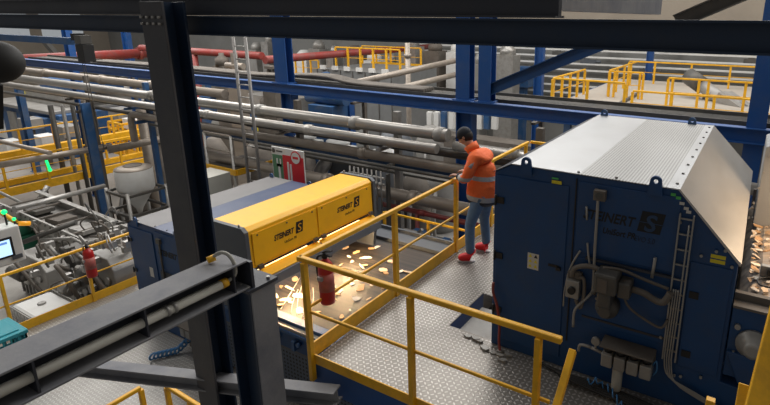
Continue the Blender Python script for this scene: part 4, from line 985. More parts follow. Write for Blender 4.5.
# pale bags lying behind the beige pipe
for px, py in ((305, 136), (338, 142), (385, 152)):
    a = at(px, py, y=10.2)
    tag(MB().ball(a+Vector((0, 0, 0)), .30, 14, (1.3, .8, .28)).box(a.x-.5, a.x+.5, 10.0, 10.4, a.z-.16, a.z-.09).build('pale_sheet', white), 'crumpled pale sheet on a ledge behind the beige pipe', 'sheet', 'pale sheets behind the beige pipe')
tag(MB().box(-13, -6, 10.0, 10.5, -.62, -.56).build('ledge', dkmet), 'dark ledge behind the long beige pipe', 'ledge')

# poster board
t = thing('poster_board', 'green and red poster board with a white header behind the yellow hood', 'sign', (-8.7, 7.5, -.2))
a, c, d_ = at(271, 146, y=7.5), at(303, 152, y=7.5), at(304, 190, y=7.5)
x0, x1 = a.x, c.x; z1 = a.z; z0 = d_.z; xm = x0+(x1-x0)*.34; zh = z1-.17
MB().box(x0, x1, 7.5, 7.53, z0, z1).build('board', white, t, .004)
MB().box(x0+.02, xm, 7.494, 7.50, z0, zh).build('green_field', postg, t); MB().box(xm+.01, x1-.01, 7.494, 7.50, z0, zh+.02).build('red_field', postr, t)
MB().tube((x0+.07, 7.497, z1-.085), (x0+.07, 7.492, z1-.085), .05, 16).box(x0+.15, x0+.34, 7.494, 7.5, z1-.10, z1-.07).build('header_mark', dkmet, t)
bd = MB().lathe([(.15, 0), (.15, -.008)], (x1-.22, 7.492, z1-.17), 20, 'y').build('round_badge', postr, t)
MB().lathe([(.125, 0), (.125, -.004)], (x1-.22, 7.483, z1-.17), 20, 'y').build('badge_centre', white, bd)
MB().box(x1-.30, x1-.14, 7.476, 7.479, z1-.19, z1-.14).build('badge_print', postr, bd)
cx = (x0+.02+xm)/2+.04
MB().box(cx-.03, cx+.03, 7.488, 7.494, z0+.0, zh-.2).box(cx-.07, cx-.03, 7.488, 7.494, zh-.26, zh-.08).box(cx+.03, cx+.07, 7.488, 7.494, zh-.26, zh-.08).box(cx-.07, cx+.07, 7.488, 7.494, zh-.26, zh-.2).build('spanner_symbol', white, t)
builds(MB().box(xm+.14, xm+.19, 7.488, 7.494, z0, zh-.12).box(xm+.22, xm+.27, 7.488, 7.494, z0, zh-.16), 'tool_symbol', white, t)
for x in (x0+.06, x1-.1): MB().box(x, x+.04, 7.53, 7.57, -2.2, z1-.05).build('leg', dkmet, t)
MB().box(x0-.1, x1+.1, 7.4, 7.7, GZ, -2.2).build('plinth', dkmet, t)

# ------------------------------------------------------------------ middle ground clutter behind hood and rail
def duct(pts, r, m, label, cat='duct', name='air_duct'):
    t = thing(name, label, cat, pts[0]); MB().path(pts, r, 14).build('duct_run', m, t)
    for p in (pts[0], pts[-1]): MB().ball(p, r*1.15, 12, (1, 1, .5)).build('collar', m, t)
    return t
duct([at(318, 182, y=10.5), at(322, 168, y=10.5), at(330, 160, y=10.7), at(338, 156, y=11)], .20, galv, 'bent silver air duct between the poster and the beige pipe')
a = at(345, 172, y=10.6)
tag(MB().box(a.x-.6, a.x+1.1, 10.6, 11.4, GZ, a.z+.3).build('grey_cabinet', greyp), 'grey cabinet behind the valve manifold', 'cabinet')
# valve manifold
t = thing('valve_manifold', 'grey valve manifold with rows of small pipes behind the yellow hood', 'manifold', at(365, 178, y=8.6))
a = at(350, 186, y=8.5)
for r_ in range(3):
    MB().tube((a.x, 8.5, a.z+.05+r_*.14), (a.x+1.0, 8.5, a.z+.05+r_*.14), .03, 8).build('header_pipe', galv, t)
for k in range(8):
    MB().tube((a.x+.06+k*.125, 8.46, a.z-.4), (a.x+.06+k*.125, 8.46, a.z+.5), .018, 8).lathe([(.045, a.z+.18), (.05, a.z+.22), (.03, a.z+.26)], (a.x+.06+k*.125, 8.44, 0), 10).build('valve', ltgrey, t)
MB().box(a.x, a.x+.06, 8.6, 8.7, GZ, a.z+.4).box(a.x+.95, a.x+1.0, 8.6, 8.7, GZ, a.z+.4).build('stand_leg', dkmet, t)
rng = random.Random(21)
def machine(x, y, z0, z1, s, m, label, group=None, name='process_unit'):
    """vessel / pump skid style unit"""
    t = thing(name, label, 'machine', (x, y, z0), group)
    MB().box(x-s*.6, x+s*.6, y-s*.5, y+s*.5, z0, z0+(z1-z0)*.45).build('skid', m, t, .02)
    MB().lathe([(s*.42, z0+(z1-z0)*.45), (s*.45, z0+(z1-z0)*.5), (s*.45, z0+(z1-z0)*.85), (s*.2, z1)], (x, y, 0), 18).build('vessel', m, t)
    MB().tube((x-s*.6, y-s*.5-.08, z0+.3*(z1-z0)), (x+s*.5, y-s*.5-.08, z0+.3*(z1-z0)), .08, 10).path([(x+s*.3, y-s*.5, z0+.2*(z1-z0)), (x+s*.3, y-s*.7, z0+.4*(z1-z0)), (x+s*.2, y-s*.6, z0+.7*(z1-z0)), (x, y, z0+.95*(z1-z0))], .06, 8).build('pipework', galv, t)
    MB().box(x+s*.1, x+s*.45, y-s*.62, y-s*.5, z0+.08*(z1-z0), z0+.22*(z1-z0)).build('motor', [greenp, dkmet, bmach][rng.randint(0, 2)], t, .02)
    return t
for k, (px, py, y, h, s, m) in enumerate([(300, 158, 12.5, 1.4, 1.2, brown), (415, 182, 11.5, 1.2, 1.0, brown), (440, 178, 13.0, 1.5, 1.2, ltgrey), (385, 170, 13.5, 1.6, 1.4, brown), (395, 140, 16, 1.8, 1.6, greyp), (355, 128, 17, 1.6, 1.3, wallm), (430, 140, 18, 2.0, 1.3, ltgrey), (260, 150, 13.5, 1.6, 1.3, brown), (215, 150, 12, 1.6, 1.1, brown), (225, 120, 16, 1.8, 1.4, ltgrey), (280, 125, 15.5, 1.5, 1.0, brown), (330, 100, 18.5, 1.0, 1.2, ltgrey)]):
    a = at(px, py, y=y)
    machine(a.x, y, GZ, a.z+h*.3, s, m, 'dusty grey process unit among the pipes behind the machines', 'process units behind the pipe rack')
# bright blocks under the blue beam by the person's head
for k, px in enumerate((372, 380, 389, 396, 430, 437, 444, 452, 480, 487, 495)):
    a = at(px, 118, y=20.5)
    tag(MB().box(a.x-.13, a.x+.13, 20.4, 20.6, a.z-.5, a.z+.3).build('partition_board', white if k % 3 else bmach), 'narrow upright panel glimpsed below the blue cross beam', 'panel', 'upright panels below the blue cross beam')
tag(MB().box(-13.5, -5.5, 20.25, 21.2, GZ, at(400, 118, y=20.5).z-.5).build('storage_block', brown), 'long low brown block below the blue cross beam', 'storage')
# clutter seen through the rail (below person)
for k, (px, py, lab) in enumerate([(425, 232, 'blue machine frame seen through the rail below the small red pipe'), (440, 238, 'blue motor frame seen through the rail beside the yellow post')]):
    a = at(px, py, y=8.6)
    t = thing('motor_skid', lab, 'machine', (a.x, 8.6, GZ))
    a.x += .35*k-.1; MB().box(a.x-.2, a.x+.2, 8.3, 8.7, GZ, a.z).build('frame', bmach, t)
    MB().tube((a.x-.2, 8.25, a.z+.05), (a.x+.25, 8.25, a.z+.05), .10, 12).build('motor', ltgrey, t)
    MB().bar((a.x-.35, 8.2, a.z-.4), (a.x+.3, 8.2, a.z+.25), .06, .06).build('strut', galv, t)
a, c = at(385, 212, y=7.8), at(465, 234, y=7.8)
t = thing('guard_rail', 'low yellow rail crossing behind the dark belt below the person', 'railing', (a.x, 7.8, a.z))
MB().bar(a, (c.x+1.0, 7.8, a.z), .035, .035).bar((a.x, 7.8, a.z-.5), (c.x+1.0, 7.8, a.z-.5), .03, .03).build('rail', yel, t)
for x in (a.x-.02, a.x+1.05, a.x+1.9): MB().bar((x, 7.8, a.z-1.1), (x, 7.8, a.z), .05, .05).build('post', yel, t)
tag(MB().box(a.x-.4, a.x+3.2, 7.6, 8.1, a.z-1.16, a.z-1.1).build('catwalk_deck', dkmet), 'dark catwalk deck under the low yellow rail', 'deck')

# ------------------------------------------------------------------ left background
# yellow walkway running away
WX = -24.5; WZ = -3.45
t = thing('yellow_walkway', 'long yellow walkway at the left running away past the white hopper', 'walkway', (WX, 12, WZ))
MB().box(WX, WX+.1, 5, 17.5, WZ-.10, WZ+.22).build('edge_channel', yel, t); MB().box(WX-1.1, WX, 5, 17.5, WZ-.06, WZ).build('deck', dkmet, t); MB().box(WX-1.2, WX-1.1, 5, 17.5, WZ-.1, WZ+.22).build('edge_channel', yel, t)
for y in (6, 9, 12, 15): MB().box(WX-.6, WX-.4, y, y+.2, GZ, WZ-.06).build('leg', brown, t)
RL = dict(r=.035, kick=0, postw=.08)
rail_run('guard_rail', 'near rail of the long yellow walkway at the left', (WX+.05, 5), (WX+.05, 17.5), [k/9 for k in range(10)], WZ, **RL)
rail_run('guard_rail', 'far rail of the long yellow walkway at the left', (WX-1.15, 5), (WX-1.15, 17.5), [k/9 for k in range(10)], WZ, **RL)
rail_run('guard_rail', 'yellow rail of a second walkway higher behind the long one', (WX-4, 6), (WX-4, 19), [k/10 for k in range(11)], WZ+.6, **RL)
tag(MB().box(WX-5, WX-4, 5, 19, WZ+.45, WZ+.6).box(WX-4.05, WX-3.95, 5, 19, WZ+.35, WZ+.75).box(WX-4.6, WX-4.4, 8, 8.2, GZ, WZ+.45).box(WX-4.6, WX-4.4, 16, 16.2, GZ, WZ+.45).build('yellow_walkway', yel), 'second yellow walkway deck behind the long one at the left', 'walkway')
# yellow ladder cage
t = thing('ladder_cage', 'bright yellow safety cage by the far end of the left walkway', 'ladder', at(118, 140, y=15))
a, c = at(108, 122, y=15), at(126, 148, y=15)
b = MB()
for f in (0, .33, .66, 1): x = a.x+f*(c.x-a.x); b.bar((x, 15, c.z-.4), (x, 15, a.z), .09, .09).bar((x, 15.8, c.z-.4), (x, 15.8, a.z), .09, .09)
for f in (0, .35, .7, 1): z = c.z+f*(a.z-c.z); b.bar((a.x, 15, z), (c.x, 15, z), .09, .12).bar((a.x, 15, z), (a.x, 15.8, z), .09, .12).bar((c.x, 15, z), (c.x, 15.8, z), .09, .12)
b.build('cage_frame', yel, t); MB().box(a.x, c.x, 15, 15.8, c.z-.5, c.z-.4).box(a.x+.2, a.x+.4, 15.3, 15.5, GZ, c.z-.5).build('stand', yel, t)
# blue posts at left
for k, (p, q, y, w, lab) in enumerate((((84, 103), (108, 216), 8.4, .09, 'slim bright blue column in front of the left yellow walkway'), ((17, 88), (31, 150), 12, .35, 'blue column at the far left among blue machines'))):
    a = at(*p, y=y)
    bcol(a.x+w/2, y, w*1.2, GZ, a.z, lab, m=bmach)
a = at(98, 115, y=9.4)
tag(MB().tube((a.x+.1, 9.0, GZ), (a.x+.1, 9.0, .35), .10, 12).build('stand_pipe', pipe_b), 'pale vertical pipe next to the slim bright blue column', 'pipe')
for k, (px, m, r) in enumerate(((50, dkmet, .10), (62, ltgrey, .07), (72, dkmet, .08), (80, brown, .09), (140, pipe_b, .16), (152, brown, .08))):
    a = at(px, 105, y=10.4)
    tag(MB().tube((a.x, 10.4, GZ), (a.x, 10.4, a.z), r, 12).build('drop_pipe', m), 'vertical drop pipe under the pipe rack at the left', 'pipe', 'vertical drop pipes at the left')
# big blue machine and pale decks far left
t = thing('baling_machine', 'large blue machine with a pale top at the far left', 'machine', (-31, 12, GZ))
MB().box(-44, -34.5, 14, 22, GZ, -2.4).build('base', bmach, t, .05)
MB().box(-43.5, -35, 13.8, 21, -2.4, -2.2).box(-42, -36, 15, 20, -2.2, -1.4).build('pale_top', ltgrey, t, .03)
builds(MB().box(-40, -35, 15.5, 18, -1.4, -.7).box(-37, -35.5, 13.6, 14, -4.2, -2.6), 'drive_housing', bmach, t, .05)
MB().box(-41.5, -40.9, 14.9, 15, -1.9, -1.5).build('yellow_label', stkyel, t)
for k in range(5): MB().box(-43+k*2, -42+k*2, 13.9, 14, -4.6, -2.7).build('panel', [white, ltgrey, greyp][k % 3], t)
t = thing('baling_machine', 'second blue machine with orange beacon behind the yellow walkway', 'machine', (-22, 20, GZ))
MB().box(-27, -21.5, 19.5, 24, GZ, -2.2).build('base', bmach, t, .05); MB().box(-26, -22, 20, 22, -2.2, -1.2).build('top', ltgrey, t, .03)
MB().box(-24.6, -24.1, 19.4, 19.5, -3.6, -2.6).build('label', stkyel, t)
for k, (px, py) in enumerate(((30, 118), (45, 135), (120, 108), (135, 118), (66, 125), (10, 140))):
    gy = 16 if k in (2, 3) else 13
    a = at(px, py, y=gy)
    t = thing('machine_guard', 'white and grey guard box among the blue machines at the far left', 'machine', a, 'guard boxes at the far left')
    MB().box(a.x-.6, a.x+.5, gy-.4, gy+.4, a.z-.6, a.z).build('guard', white if k % 2 else ltgrey, t, .03)
    MB().box(a.x-.15, a.x+.05, gy-.1, gy+.1, GZ, a.z-.6).build('stand', brown, t)

# pale diagonal pipes in the left foreground of the background
for p, q, y0, y1, r, m, lab in (
    ((-6, 166), (112, 146), 6.2, 9.2, .10, pipe_b, 'pale pipe crossing low in front of the left yellow walkway'),
    ((108, 150), (166, 138), 9.0, 10.6, .13, pipe_b, 'stout pale pipe reaching the tall dark column from the left'),
    ((-6, 140), (50, 153), 7.2, 7.3, .07, pipe_b, 'pale pipe end coming in from the left edge'),
    ((14, 209), (104, 186), 5.0, 7.6, .07, galv, 'shiny slanting pipe ending at the slim blue column'),
    ((36, 204), (48, 186), 7.0, 7.4, .08, galv, 'short shiny pipe stub below the yellow walkway'),
    ((-5, 190), (24, 204), 6.6, 6.8, .05, ltgrey, 'thin grey pipe coming in under the yellow walkway'),
    ((24, 242), (76, 222), 4.8, 5.6, .06, dkmet, 'dark slanting bar over the grey vibrating conveyor'),
    ((40, 240), (72, 238), 5.0, 5.3, .035, galv, 'thin shiny frame tube above the machine block'),
    ((72, 238), (84, 244), 5.3, 5.3, .035, galv, 'short bent frame tube above the machine block'),
    ((82, 246), (126, 230), 5.3, 6.2, .04, galv, 'thin shiny tube running to the left navy machine'),
    ((40, 240), (36, 268), 5.0, 5.0, .035, galv, 'thin upright frame tube by the screen cabinet'),
    ((0, 212), (16, 222), 5.2, 5.3, .06, yel, 'short yellow bar behind the screen cabinet')):
    tag(MB().tube(at(*p, y=y0), at(*q, y=y1), r, 12).build('pale_pipe' if m in (pipe_b, galv) else 'slanting_bar', m), lab, 'pipe')

# grey vibrating conveyor
t = thing('vibrating_conveyor', 'grey inclined vibrating conveyor below the yellow walkway', 'conveyor', at(80, 220, y=6))
a, c = at(40, 196, y=7.0), at(132, 232, y=7.0)
up = Vector((0, 0, 1))
MB().bar(a, c, .05, .34).build('side_plate', ltgrey, t); MB().bar(a+Vector((0, -1.1, 0)), c+Vector((0, -1.1, 0)), .05, .34).build('side_plate', ltgrey, t)
MB().bar(a+Vector((0, -.55, -.1)), c+Vector((0, -.55, -.1)), 1.05, .04).build('trough', ltgrey, t)
MB().bar(a+Vector((0, -.05, .17)), c+Vector((0, -.05, .17)), .14, .05).build('top_rim', galv, t)
d = c-a
for f in (.1, .3, .5, .7, .9):
    p = a+d*f; MB().bar(p+Vector((0, -1.16, -.2)), p+Vector((0, -1.16, .16)), .05, .08, up=(0, 1, 0)).build('rib', ltgrey, t)
for k in range(16):
    p = a+d*(.1+.055*k)+Vector((0, -1.13, .10)); MB().tube(p, p+Vector((0, -.02, 0)), .022, 8).build('bolt', dkmet, t)
for f in (.12, .3, .48, .66, .84): p = a+d*f; MB().bar(p+Vector((0, -.03, .12)), p+Vector((0, -1.07, .12)), .07, .05).build('cross_bar', brown, t)
for f in (.2, .45, .7):
    p = a+d*f+Vector((0, -.6, .0)); MB().bar(p, p+d.normalized()*.8+Vector((0, 0, .08)), .5, .12).build('screen_deck', [dkmet, brown, galv][int(f*4) % 3], t, .01)
for f in (.08, .4, .75): p = a+d*f; MB().bar(p+Vector((0, -.5, -.15)), (p.x, p.y-.5, SZ), .12, .12, up=(0, 1, 0)).build('leg', brown, t)
p1, p2 = at(45, 232, y=6.1), at(130, 262, y=6.1)
MB().bar(p1, p2, .1, .16).bar(a+Vector((0, -.05, -.2)), p1+(p2-p1)*.3, .06, .08).bar(a+d*.4+Vector((0, -.05, -.2)), p1+(p2-p1)*.55, .06, .08).bar(a+d*.7+Vector((0, -.05, -.2)), p1+(p2-p1)*.7, .06, .08).build('lower_frame', ltgrey, t)
# machine blocks between conveyor and rail
for k, (px, py, y, sx, h, m, lab) in enumerate([
    (30, 262, 4.6, .7, .8, ltgrey, 'grey hooded machine block beside the screen cabinet'),
    (66, 255, 5.2, .40, .9, dkmet, 'dark motor block under the thin frame tube'),
    (100, 262, 4.6, .45, .6, ltgrey, 'grey machine block behind the left fire extinguisher'),
    (118, 250, 5.7, .4, .8, brown, 'brown dusty machine block next to the left navy machine'),
    (80, 275, 4.5, .28, .5, dkmet, 'dark gear block behind the left fire extinguisher post')]):
    c = at(px, py, y=y)
    t = thing('machine_block', lab, 'machine', (c.x, y, SZ))
    MB().prism([(c.x-sx, SZ), (c.x+sx, SZ), (c.x+sx, c.z-.1), (c.x+sx*.6, c.z+.12), (c.x-sx*.8, c.z+.12), (c.x-sx, c.z-.2)], 'y', y, y+.45).build('housing', m, t, .02)
    MB().tube((c.x-sx*.5, y-.25, c.z-.2), (c.x+sx*.3, y-.25, c.z-.2), .13, 14).tube((c.x+sx*.3, y-.25, c.z-.2), (c.x+sx*.5, y-.25, c.z-.2), .07, 12).build('motor', dkmet if m is not dkmet else ltgrey, t)
    MB().path([(c.x-sx*.8, y-.1, c.z+.1), (c.x-sx*.6, y-.3, c.z+.3), (c.x, y-.3, c.z+.2), (c.x+sx*.7, y-.2, c.z-.3), (c.x+sx*.9, y-.1, c.z-.6)], .04, 8).build('hose', brown, t)
    MB().lathe([(.12, 0), (.12, -.06), (.07, -.1)], (c.x-sx*.3, y-.002, c.z-.5), 16, 'y').lathe([(.08, 0), (.08, -.04)], (c.x+sx*.5, y-.002, c.z-.35), 14, 'y').build('port', galv, t)
    b = MB()
    for j in range(5): b.bar((c.x-sx+.1+j*.18, y-.03, c.z-.9), (c.x-sx+.1+j*.18, y-.03, c.z-.5+.1*(j % 2)), .04, .05, up=(0, 1, 0))
    builds(b, 'rib', ltgrey, t)
rng = random.Random(77)
for k in range(60):
    px = rng.uniform(30, 130); py = rng.uniform(222, 292); y = rng.uniform(4.3, 5.6)
    a = at(px, py, y=y); c = a+Vector((rng.uniform(-.5, .5), rng.uniform(-.1, .1), rng.uniform(-.3, .3)))
    if c.x > -9.0: continue
    m = rng.choice([galv, ltgrey, brown, dkmet, galv])
    if rng.random() < .5: b = MB().tube(a, c, rng.uniform(.015, .04), 8)
    else: b = MB().path([a, a+Vector((.1, -.05, .25)), c+Vector((0, -.05, .2)), c], rng.uniform(.012, .025), 6)
    b.box(a.x-.05, a.x+.05, y-.05, y+.1, a.z-.07, a.z+.05)
    tag(b.build('hydraulic_line', m), 'thin grey line with fitting among the machine blocks at the left', 'pipe', 'hydraulic lines among the left machine blocks')
# greenish machine behind screen
a = at(10, 222, y=5.6)
machine(a.x-.2, 5.8, SZ, a.z, .7, greenp, 'dark green pump unit behind the screen cabinet', name='pump_unit')
a = at(108, 205, y=8.2)
machine(a.x-1.6, 9.9, GZ, a.z+.35, 1.0, brown, 'brown dusty press behind the grey vibrating conveyor', name='press_unit')
# green lamp under the walkway
a = at(50, 170, x=WX+.3)
tag(MB().ball(a, .07).tube(a, a+Vector((-.2, 0, .5)), .05, 8).build('signal_lamp', ledm), 'green signal lamp glowing on the left yellow walkway rail', 'lamp')

# white hopper on frame
HXc = at(133, 168, y=8.0); hx, hy = HXc.x, 8.0; hz = HXc.z
t = thing('white_hopper', 'white round hopper with a conical bottom in a grey frame', 'hopper', (hx, hy, GZ))
r = .50
MB().lathe([(.05, hz-1.42), (.10, hz-1.25), (r*.98, hz-.62), (r, hz-.58), (r, hz-.02), (r*.97, hz), (r*.55, hz+.07), (r*.5, hz+.07)], (hx, hy, 0), 32).build('hopper_shell', white, t)
MB().lathe([(r*.5, hz+.072), (r*.5, hz+.10), (r*.44, hz+.10), (r*.44, hz+.085)], (hx, hy, 0), 24).build('lid', brown, t)
MB().lathe([(r*.99, hz-.015), (r*.98, hz+.015), (r*.52, hz+.085), (r*.5, hz+.08)], (hx, hy, 0), 32).build('dusty_top', pipe_b, t)
fz = hz-.66
for sx in (-1, 1):
    for sy in (-1, 1): MB().tube((hx+sx*.56, hy+sy*.56, GZ), (hx+sx*.56, hy+sy*.56, fz+.1), .05, 8).build('leg', galv, t)
b = MB()
for z in (fz, fz-.6, fz-1.2):
    for s_ in (-1, 1): b.bar((hx-.56, hy+s_*.56, z), (hx+.56, hy+s_*.56, z), .07, .07).bar((hx+s_*.56, hy-.56, z), (hx+s_*.56, hy+.56, z), .07, .07)
b.bar((hx-.56, hy-.56, fz-1.2), (hx+.56, hy-.56, fz-.6), .05, .05).bar((hx+.56, hy-.56, fz-1.2), (hx+.56, hy+.56, fz-.6), .05, .05)
builds(b, 'cross_bar', dkmet, t)
# yellow edged small platform behind dusty roof
a = at(222, 168, y=8.6)
t = thing('small_platform', 'small yellow edged platform behind the dusty roof', 'platform', (a.x, 9.2, a.z))
MB().box(a.x-.7, a.x+.6, 8.6, 9.8, a.z-.03, a.z).build('deck', dkmet, t); MB().box(a.x-.7, a.x+.62, 8.55, 8.6, a.z-.12, a.z+.04).box(a.x+.6, a.x+.65, 8.6, 9.8, a.z-.12, a.z+.04).build('kick_plate', yel, t)
for x in (a.x-.6, a.x+.5): MB().tube((x, 8.6, GZ), (x, 8.6, a.z+.95), .035, 8).build('post', galv, t)
MB().tube((a.x-.6, 8.6, a.z+.95), (a.x+.5, 8.6, a.z+.95), .03, 8).tube((a.x-.6, 8.6, a.z+.5), (a.x+.5, 8.6, a.z+.5), .025, 8).build('rail', pipe_b, t)
MB().bar((a.x+.4, 8.62, a.z-1.2), (a.x-.3, 8.62, a.z-.1), .06, .06).build('brace', galv, t)
tag(MB().box(at(193, 190, y=7.4).x-.1, at(210, 190, y=7.4).x, 7.4, 8.0, -2.6, at(200, 176, y=7.4).z).build('wrapped_pallet', whiteg), 'pale wrapped stack behind the dusty roof', 'pallet')
tag(MB().box(-12.0, -8.5, 7.35, 8.05, -2.75, -2.62).box(-11.9, -11.7, 7.5, 7.7, GZ, -2.75).box(-8.8, -8.6, 7.5, 7.7, GZ, -2.75).build('storage_deck', dkmet), 'dark storage deck under the pale wrapped stack', 'deck')

# ================================================================== PERSON
def skinned(name, verts, edges, radii, m, parent, root=0, sub=2, label=None):
    me = bpy.data.meshes.new(name); me.from_pydata([Vector(v) for v in verts], edges, [])
    o = bpy.data.objects.new(name, me); COL.objects.link(o); me.materials.append(m)
    sk = o.modifiers.new('skin', 'SKIN'); sk.use_smooth_shade = True
    for i, r in enumerate(radii):
        v = me.skin_vertices[0].data[i]; v.radius = r if isinstance(r, tuple) else (r, r); v.use_root = (i == root)
    s = o.modifiers.new('s', 'SUBSURF'); s.levels = sub; s.render_levels = sub
    if parent is not None: adopt(o, parent)
    if label: o['label'] = label
    return o
PX, PY = -3.04, 5.86
t = thing('person', 'person in an orange hi-vis jacket, jeans and red shoes leaning on the rail', 'person', (PX, PY, 0))
# joints: x forward is -x; left side is -y
hip = Vector((-3.03, PY, .95)); 
lh, rh = Vector((-3.04, PY-.10, .90)), Vector((-3.02, PY+.10, .90))
lk, rk = Vector((-3.14, PY-.17, .50)), Vector((-3.09, PY+.15, .50))
la, ra = Vector((-3.10, PY-.22, .10)), Vector((-3.06, PY+.17, .10))
w1 = Vector((-3.03, PY, 1.10)); ch = Vector((-3.06, PY, 1.30)); nb = Vector((-3.15, PY, 1.45)); nk = Vector((-3.21, PY, 1.53))
ls, rs = Vector((-3.10, PY-.19, 1.41)), Vector((-3.10, PY+.19, 1.41))
le, re_ = Vector((-3.17, PY-.27, 1.14)), Vector((-3.17, PY+.27, 1.14))
lw, rw = Vector((-3.36, PY-.13, 1.155)), Vector((-3.36, PY+.12, 1.155))
hd = Vector((-3.31, PY, 1.645))
V = [hip, w1, ch, nb, nk, hd, lh, lk, la, rh, rk, ra, ls, le, lw, rs, re_, rw]
E_ = [(0, 1), (1, 2), (2, 3), (3, 4), (4, 5), (0, 6), (6, 7), (7, 8), (0, 9), (9, 10), (10, 11), (3, 12), (12, 13), (13, 14), (3, 15), (15, 16), (16, 17)]
RD = [(.13, .10), (.12, .09), (.13, .10), (.08, .07), .05, .085, .075, .055, .038, .075, .055, .038, .055, .042, .026, .055, .042, .026]
skinned('body', V, E_, RD, skin, t)
# head detail
fw = Vector((-.80, -.12, -.58)).normalized(); upv = Vector((-.56, 0, .82)); upv = (upv-fw*upv.dot(fw)).normalized(); sd = fw.cross(upv)
hc = hd+Vector((-.01, 0, .02))
def hp(f, u, s): return hc+fw*f+upv*u+sd*s
Mh = Matrix((fw, sd, upv)).transposed().to_4x4(); Mh.translation = hc
def hball(c, r, sc=(1, 1, 1), seg=20):
    b = MB(); k = bmesh.ops.create_uvsphere(b.bm, u_segments=seg, v_segments=seg//2, radius=1, matrix=Mh @ Matrix.Translation(c) @ Matrix.Diagonal((r*sc[0], r*sc[1], r*sc[2], 1)))
    for f in b.bm.faces: f.smooth = True
    return b
hball((0, 0, 0), .1, (.98, .78, 1.15)).build('head', skin, t)
hball((.092, 0, -.015), .02, (1.1, .7, 1.3), 10).build('nose', skin, t)
for s_ in (-1, 1):
    hball((.083, s_*.032, .018), .011, (.6, 1, .8), 10).build('eye', black, t)
    hball((-.01, s_*.078, -.005), .026, (.7, .35, 1.1), 10).build('ear', skin, t)
hball((.082, 0, -.055), .02, (.4, 1.2, .35), 10).build('mouth', mat('lips', (.35, .12, .09), .5), t)
hball((-.022, 0, .0), .1, (.92, .83, 1.02)).build('hair', hair, t)
c_ = hball((-.008, 0, .035), .1, (1.08, .90, 1.0)).build('cap', capm, t)
b = MB(); prof = []
for k in range(13):
    a = -math.pi/2+math.pi*k/12; prof.append((.07+.095*math.cos(a), .078*math.sin(a)))
lo = [b.bm.verts.new(Mh @ Vector((x, y, .055-.02*(y/.08)**2))) for x, y in prof]; hi = [b.bm.verts.new(Mh @ Vector((x, y, .064-.02*(y/.08)**2))) for x, y in prof]
for k in range(12): b.bm.faces.new((lo[k], lo[k+1], hi[k+1], hi[k]))
b.bm.faces.new(lo[::-1]); b.bm.faces.new(hi); b.bm.faces.new((lo[-1], lo[0], hi[0], hi[-1]))
b.build('cap_peak', capm, t)
# jacket
J = [Vector((-3.035, PY, .73)), Vector((-3.035, PY, .98)), Vector((-3.045, PY, 1.15)), Vector((-3.065, PY, 1.33)), Vector((-3.14, PY, 1.44)), Vector((-3.19, PY, 1.51)),
     Vector((-3.09, PY-.15, 1.42)), Vector((-3.12, PY-.235, 1.29)), Vector((-3.15, PY-.26, 1.165)), Vector((-3.24, PY-.20, 1.15)), Vector((-3.31, PY-.155, 1.15)),
     Vector((-3.09, PY+.15, 1.42)), Vector((-3.12, PY+.235, 1.29)), Vector((-3.15, PY+.26, 1.165)), Vector((-3.24, PY+.20, 1.15)), Vector((-3.31, PY+.155, 1.15))]
JE = [(0, 1), (1, 2), (2, 3), (3, 4), (4, 5), (4, 6), (6, 7), (7, 8), (8, 9), (9, 10), (4, 11), (11, 12), (12, 13), (13, 14), (14, 15)]
JR = [(.265, .235), (.25, .215), (.215, .18), (.20, .165), (.12, .12), (.095, .095), .09, .085, .075, .068, .058, .09, .085, .075, .068, .058]
skinned('jacket', J, JE, JR, jack, t)
for s_ in (-1, 1):   # sleeve bands, cuffs
    a1 = Vector((-3.21, PY+s_*.215, 1.153)); b1 = Vector((-3.255, PY+s_*.19, 1.15))
    MB().tube(a1, b1, .068, 16, .064).build('sleeve_band', reflect, t)
    a1 = Vector((-3.29, PY+s_*.165, 1.15)); b1 = Vector((-3.325, PY+s_*.145, 1.15)); MB().tube(a1, b1, .056, 16, .05).build('cuff', darkfab, t)
MB().tube((-3.05, PY-.17, 1.435), (-3.10, PY-.265, 1.33), .03, 10).build('shoulder_band', reflect, t)
c1 = Vector((-3.17, PY, 1.48)); c2 = Vector((-3.24, PY, 1.565)); MB().tube(c1, c2, .088, 20, .098).build('collar', orange, t)
# trousers
Q = [Vector((-3.03, PY, .95)), Vector((-3.045, PY-.09, .86)), Vector((-3.10, PY-.13, .68)), Vector((-3.14, PY-.17, .50)), Vector((-3.12, PY-.20, .28)), Vector((-3.10, PY-.22, .10)),
     Vector((-3.02, PY+.09, .86)), Vector((-3.06, PY+.12, .68)), Vector((-3.09, PY+.15, .50)), Vector((-3.07, PY+.165, .28)), Vector((-3.06, PY+.17, .10))]
QE = [(0, 1), (1, 2), (2, 3), (3, 4), (4, 5), (0, 6), (6, 7), (7, 8), (8, 9), (9, 10)]
skinned('jeans', Q, QE, [(.14, .12), .105, .09, .075, .068, .062, .105, .09, .075, .068, .062], jeans, t)
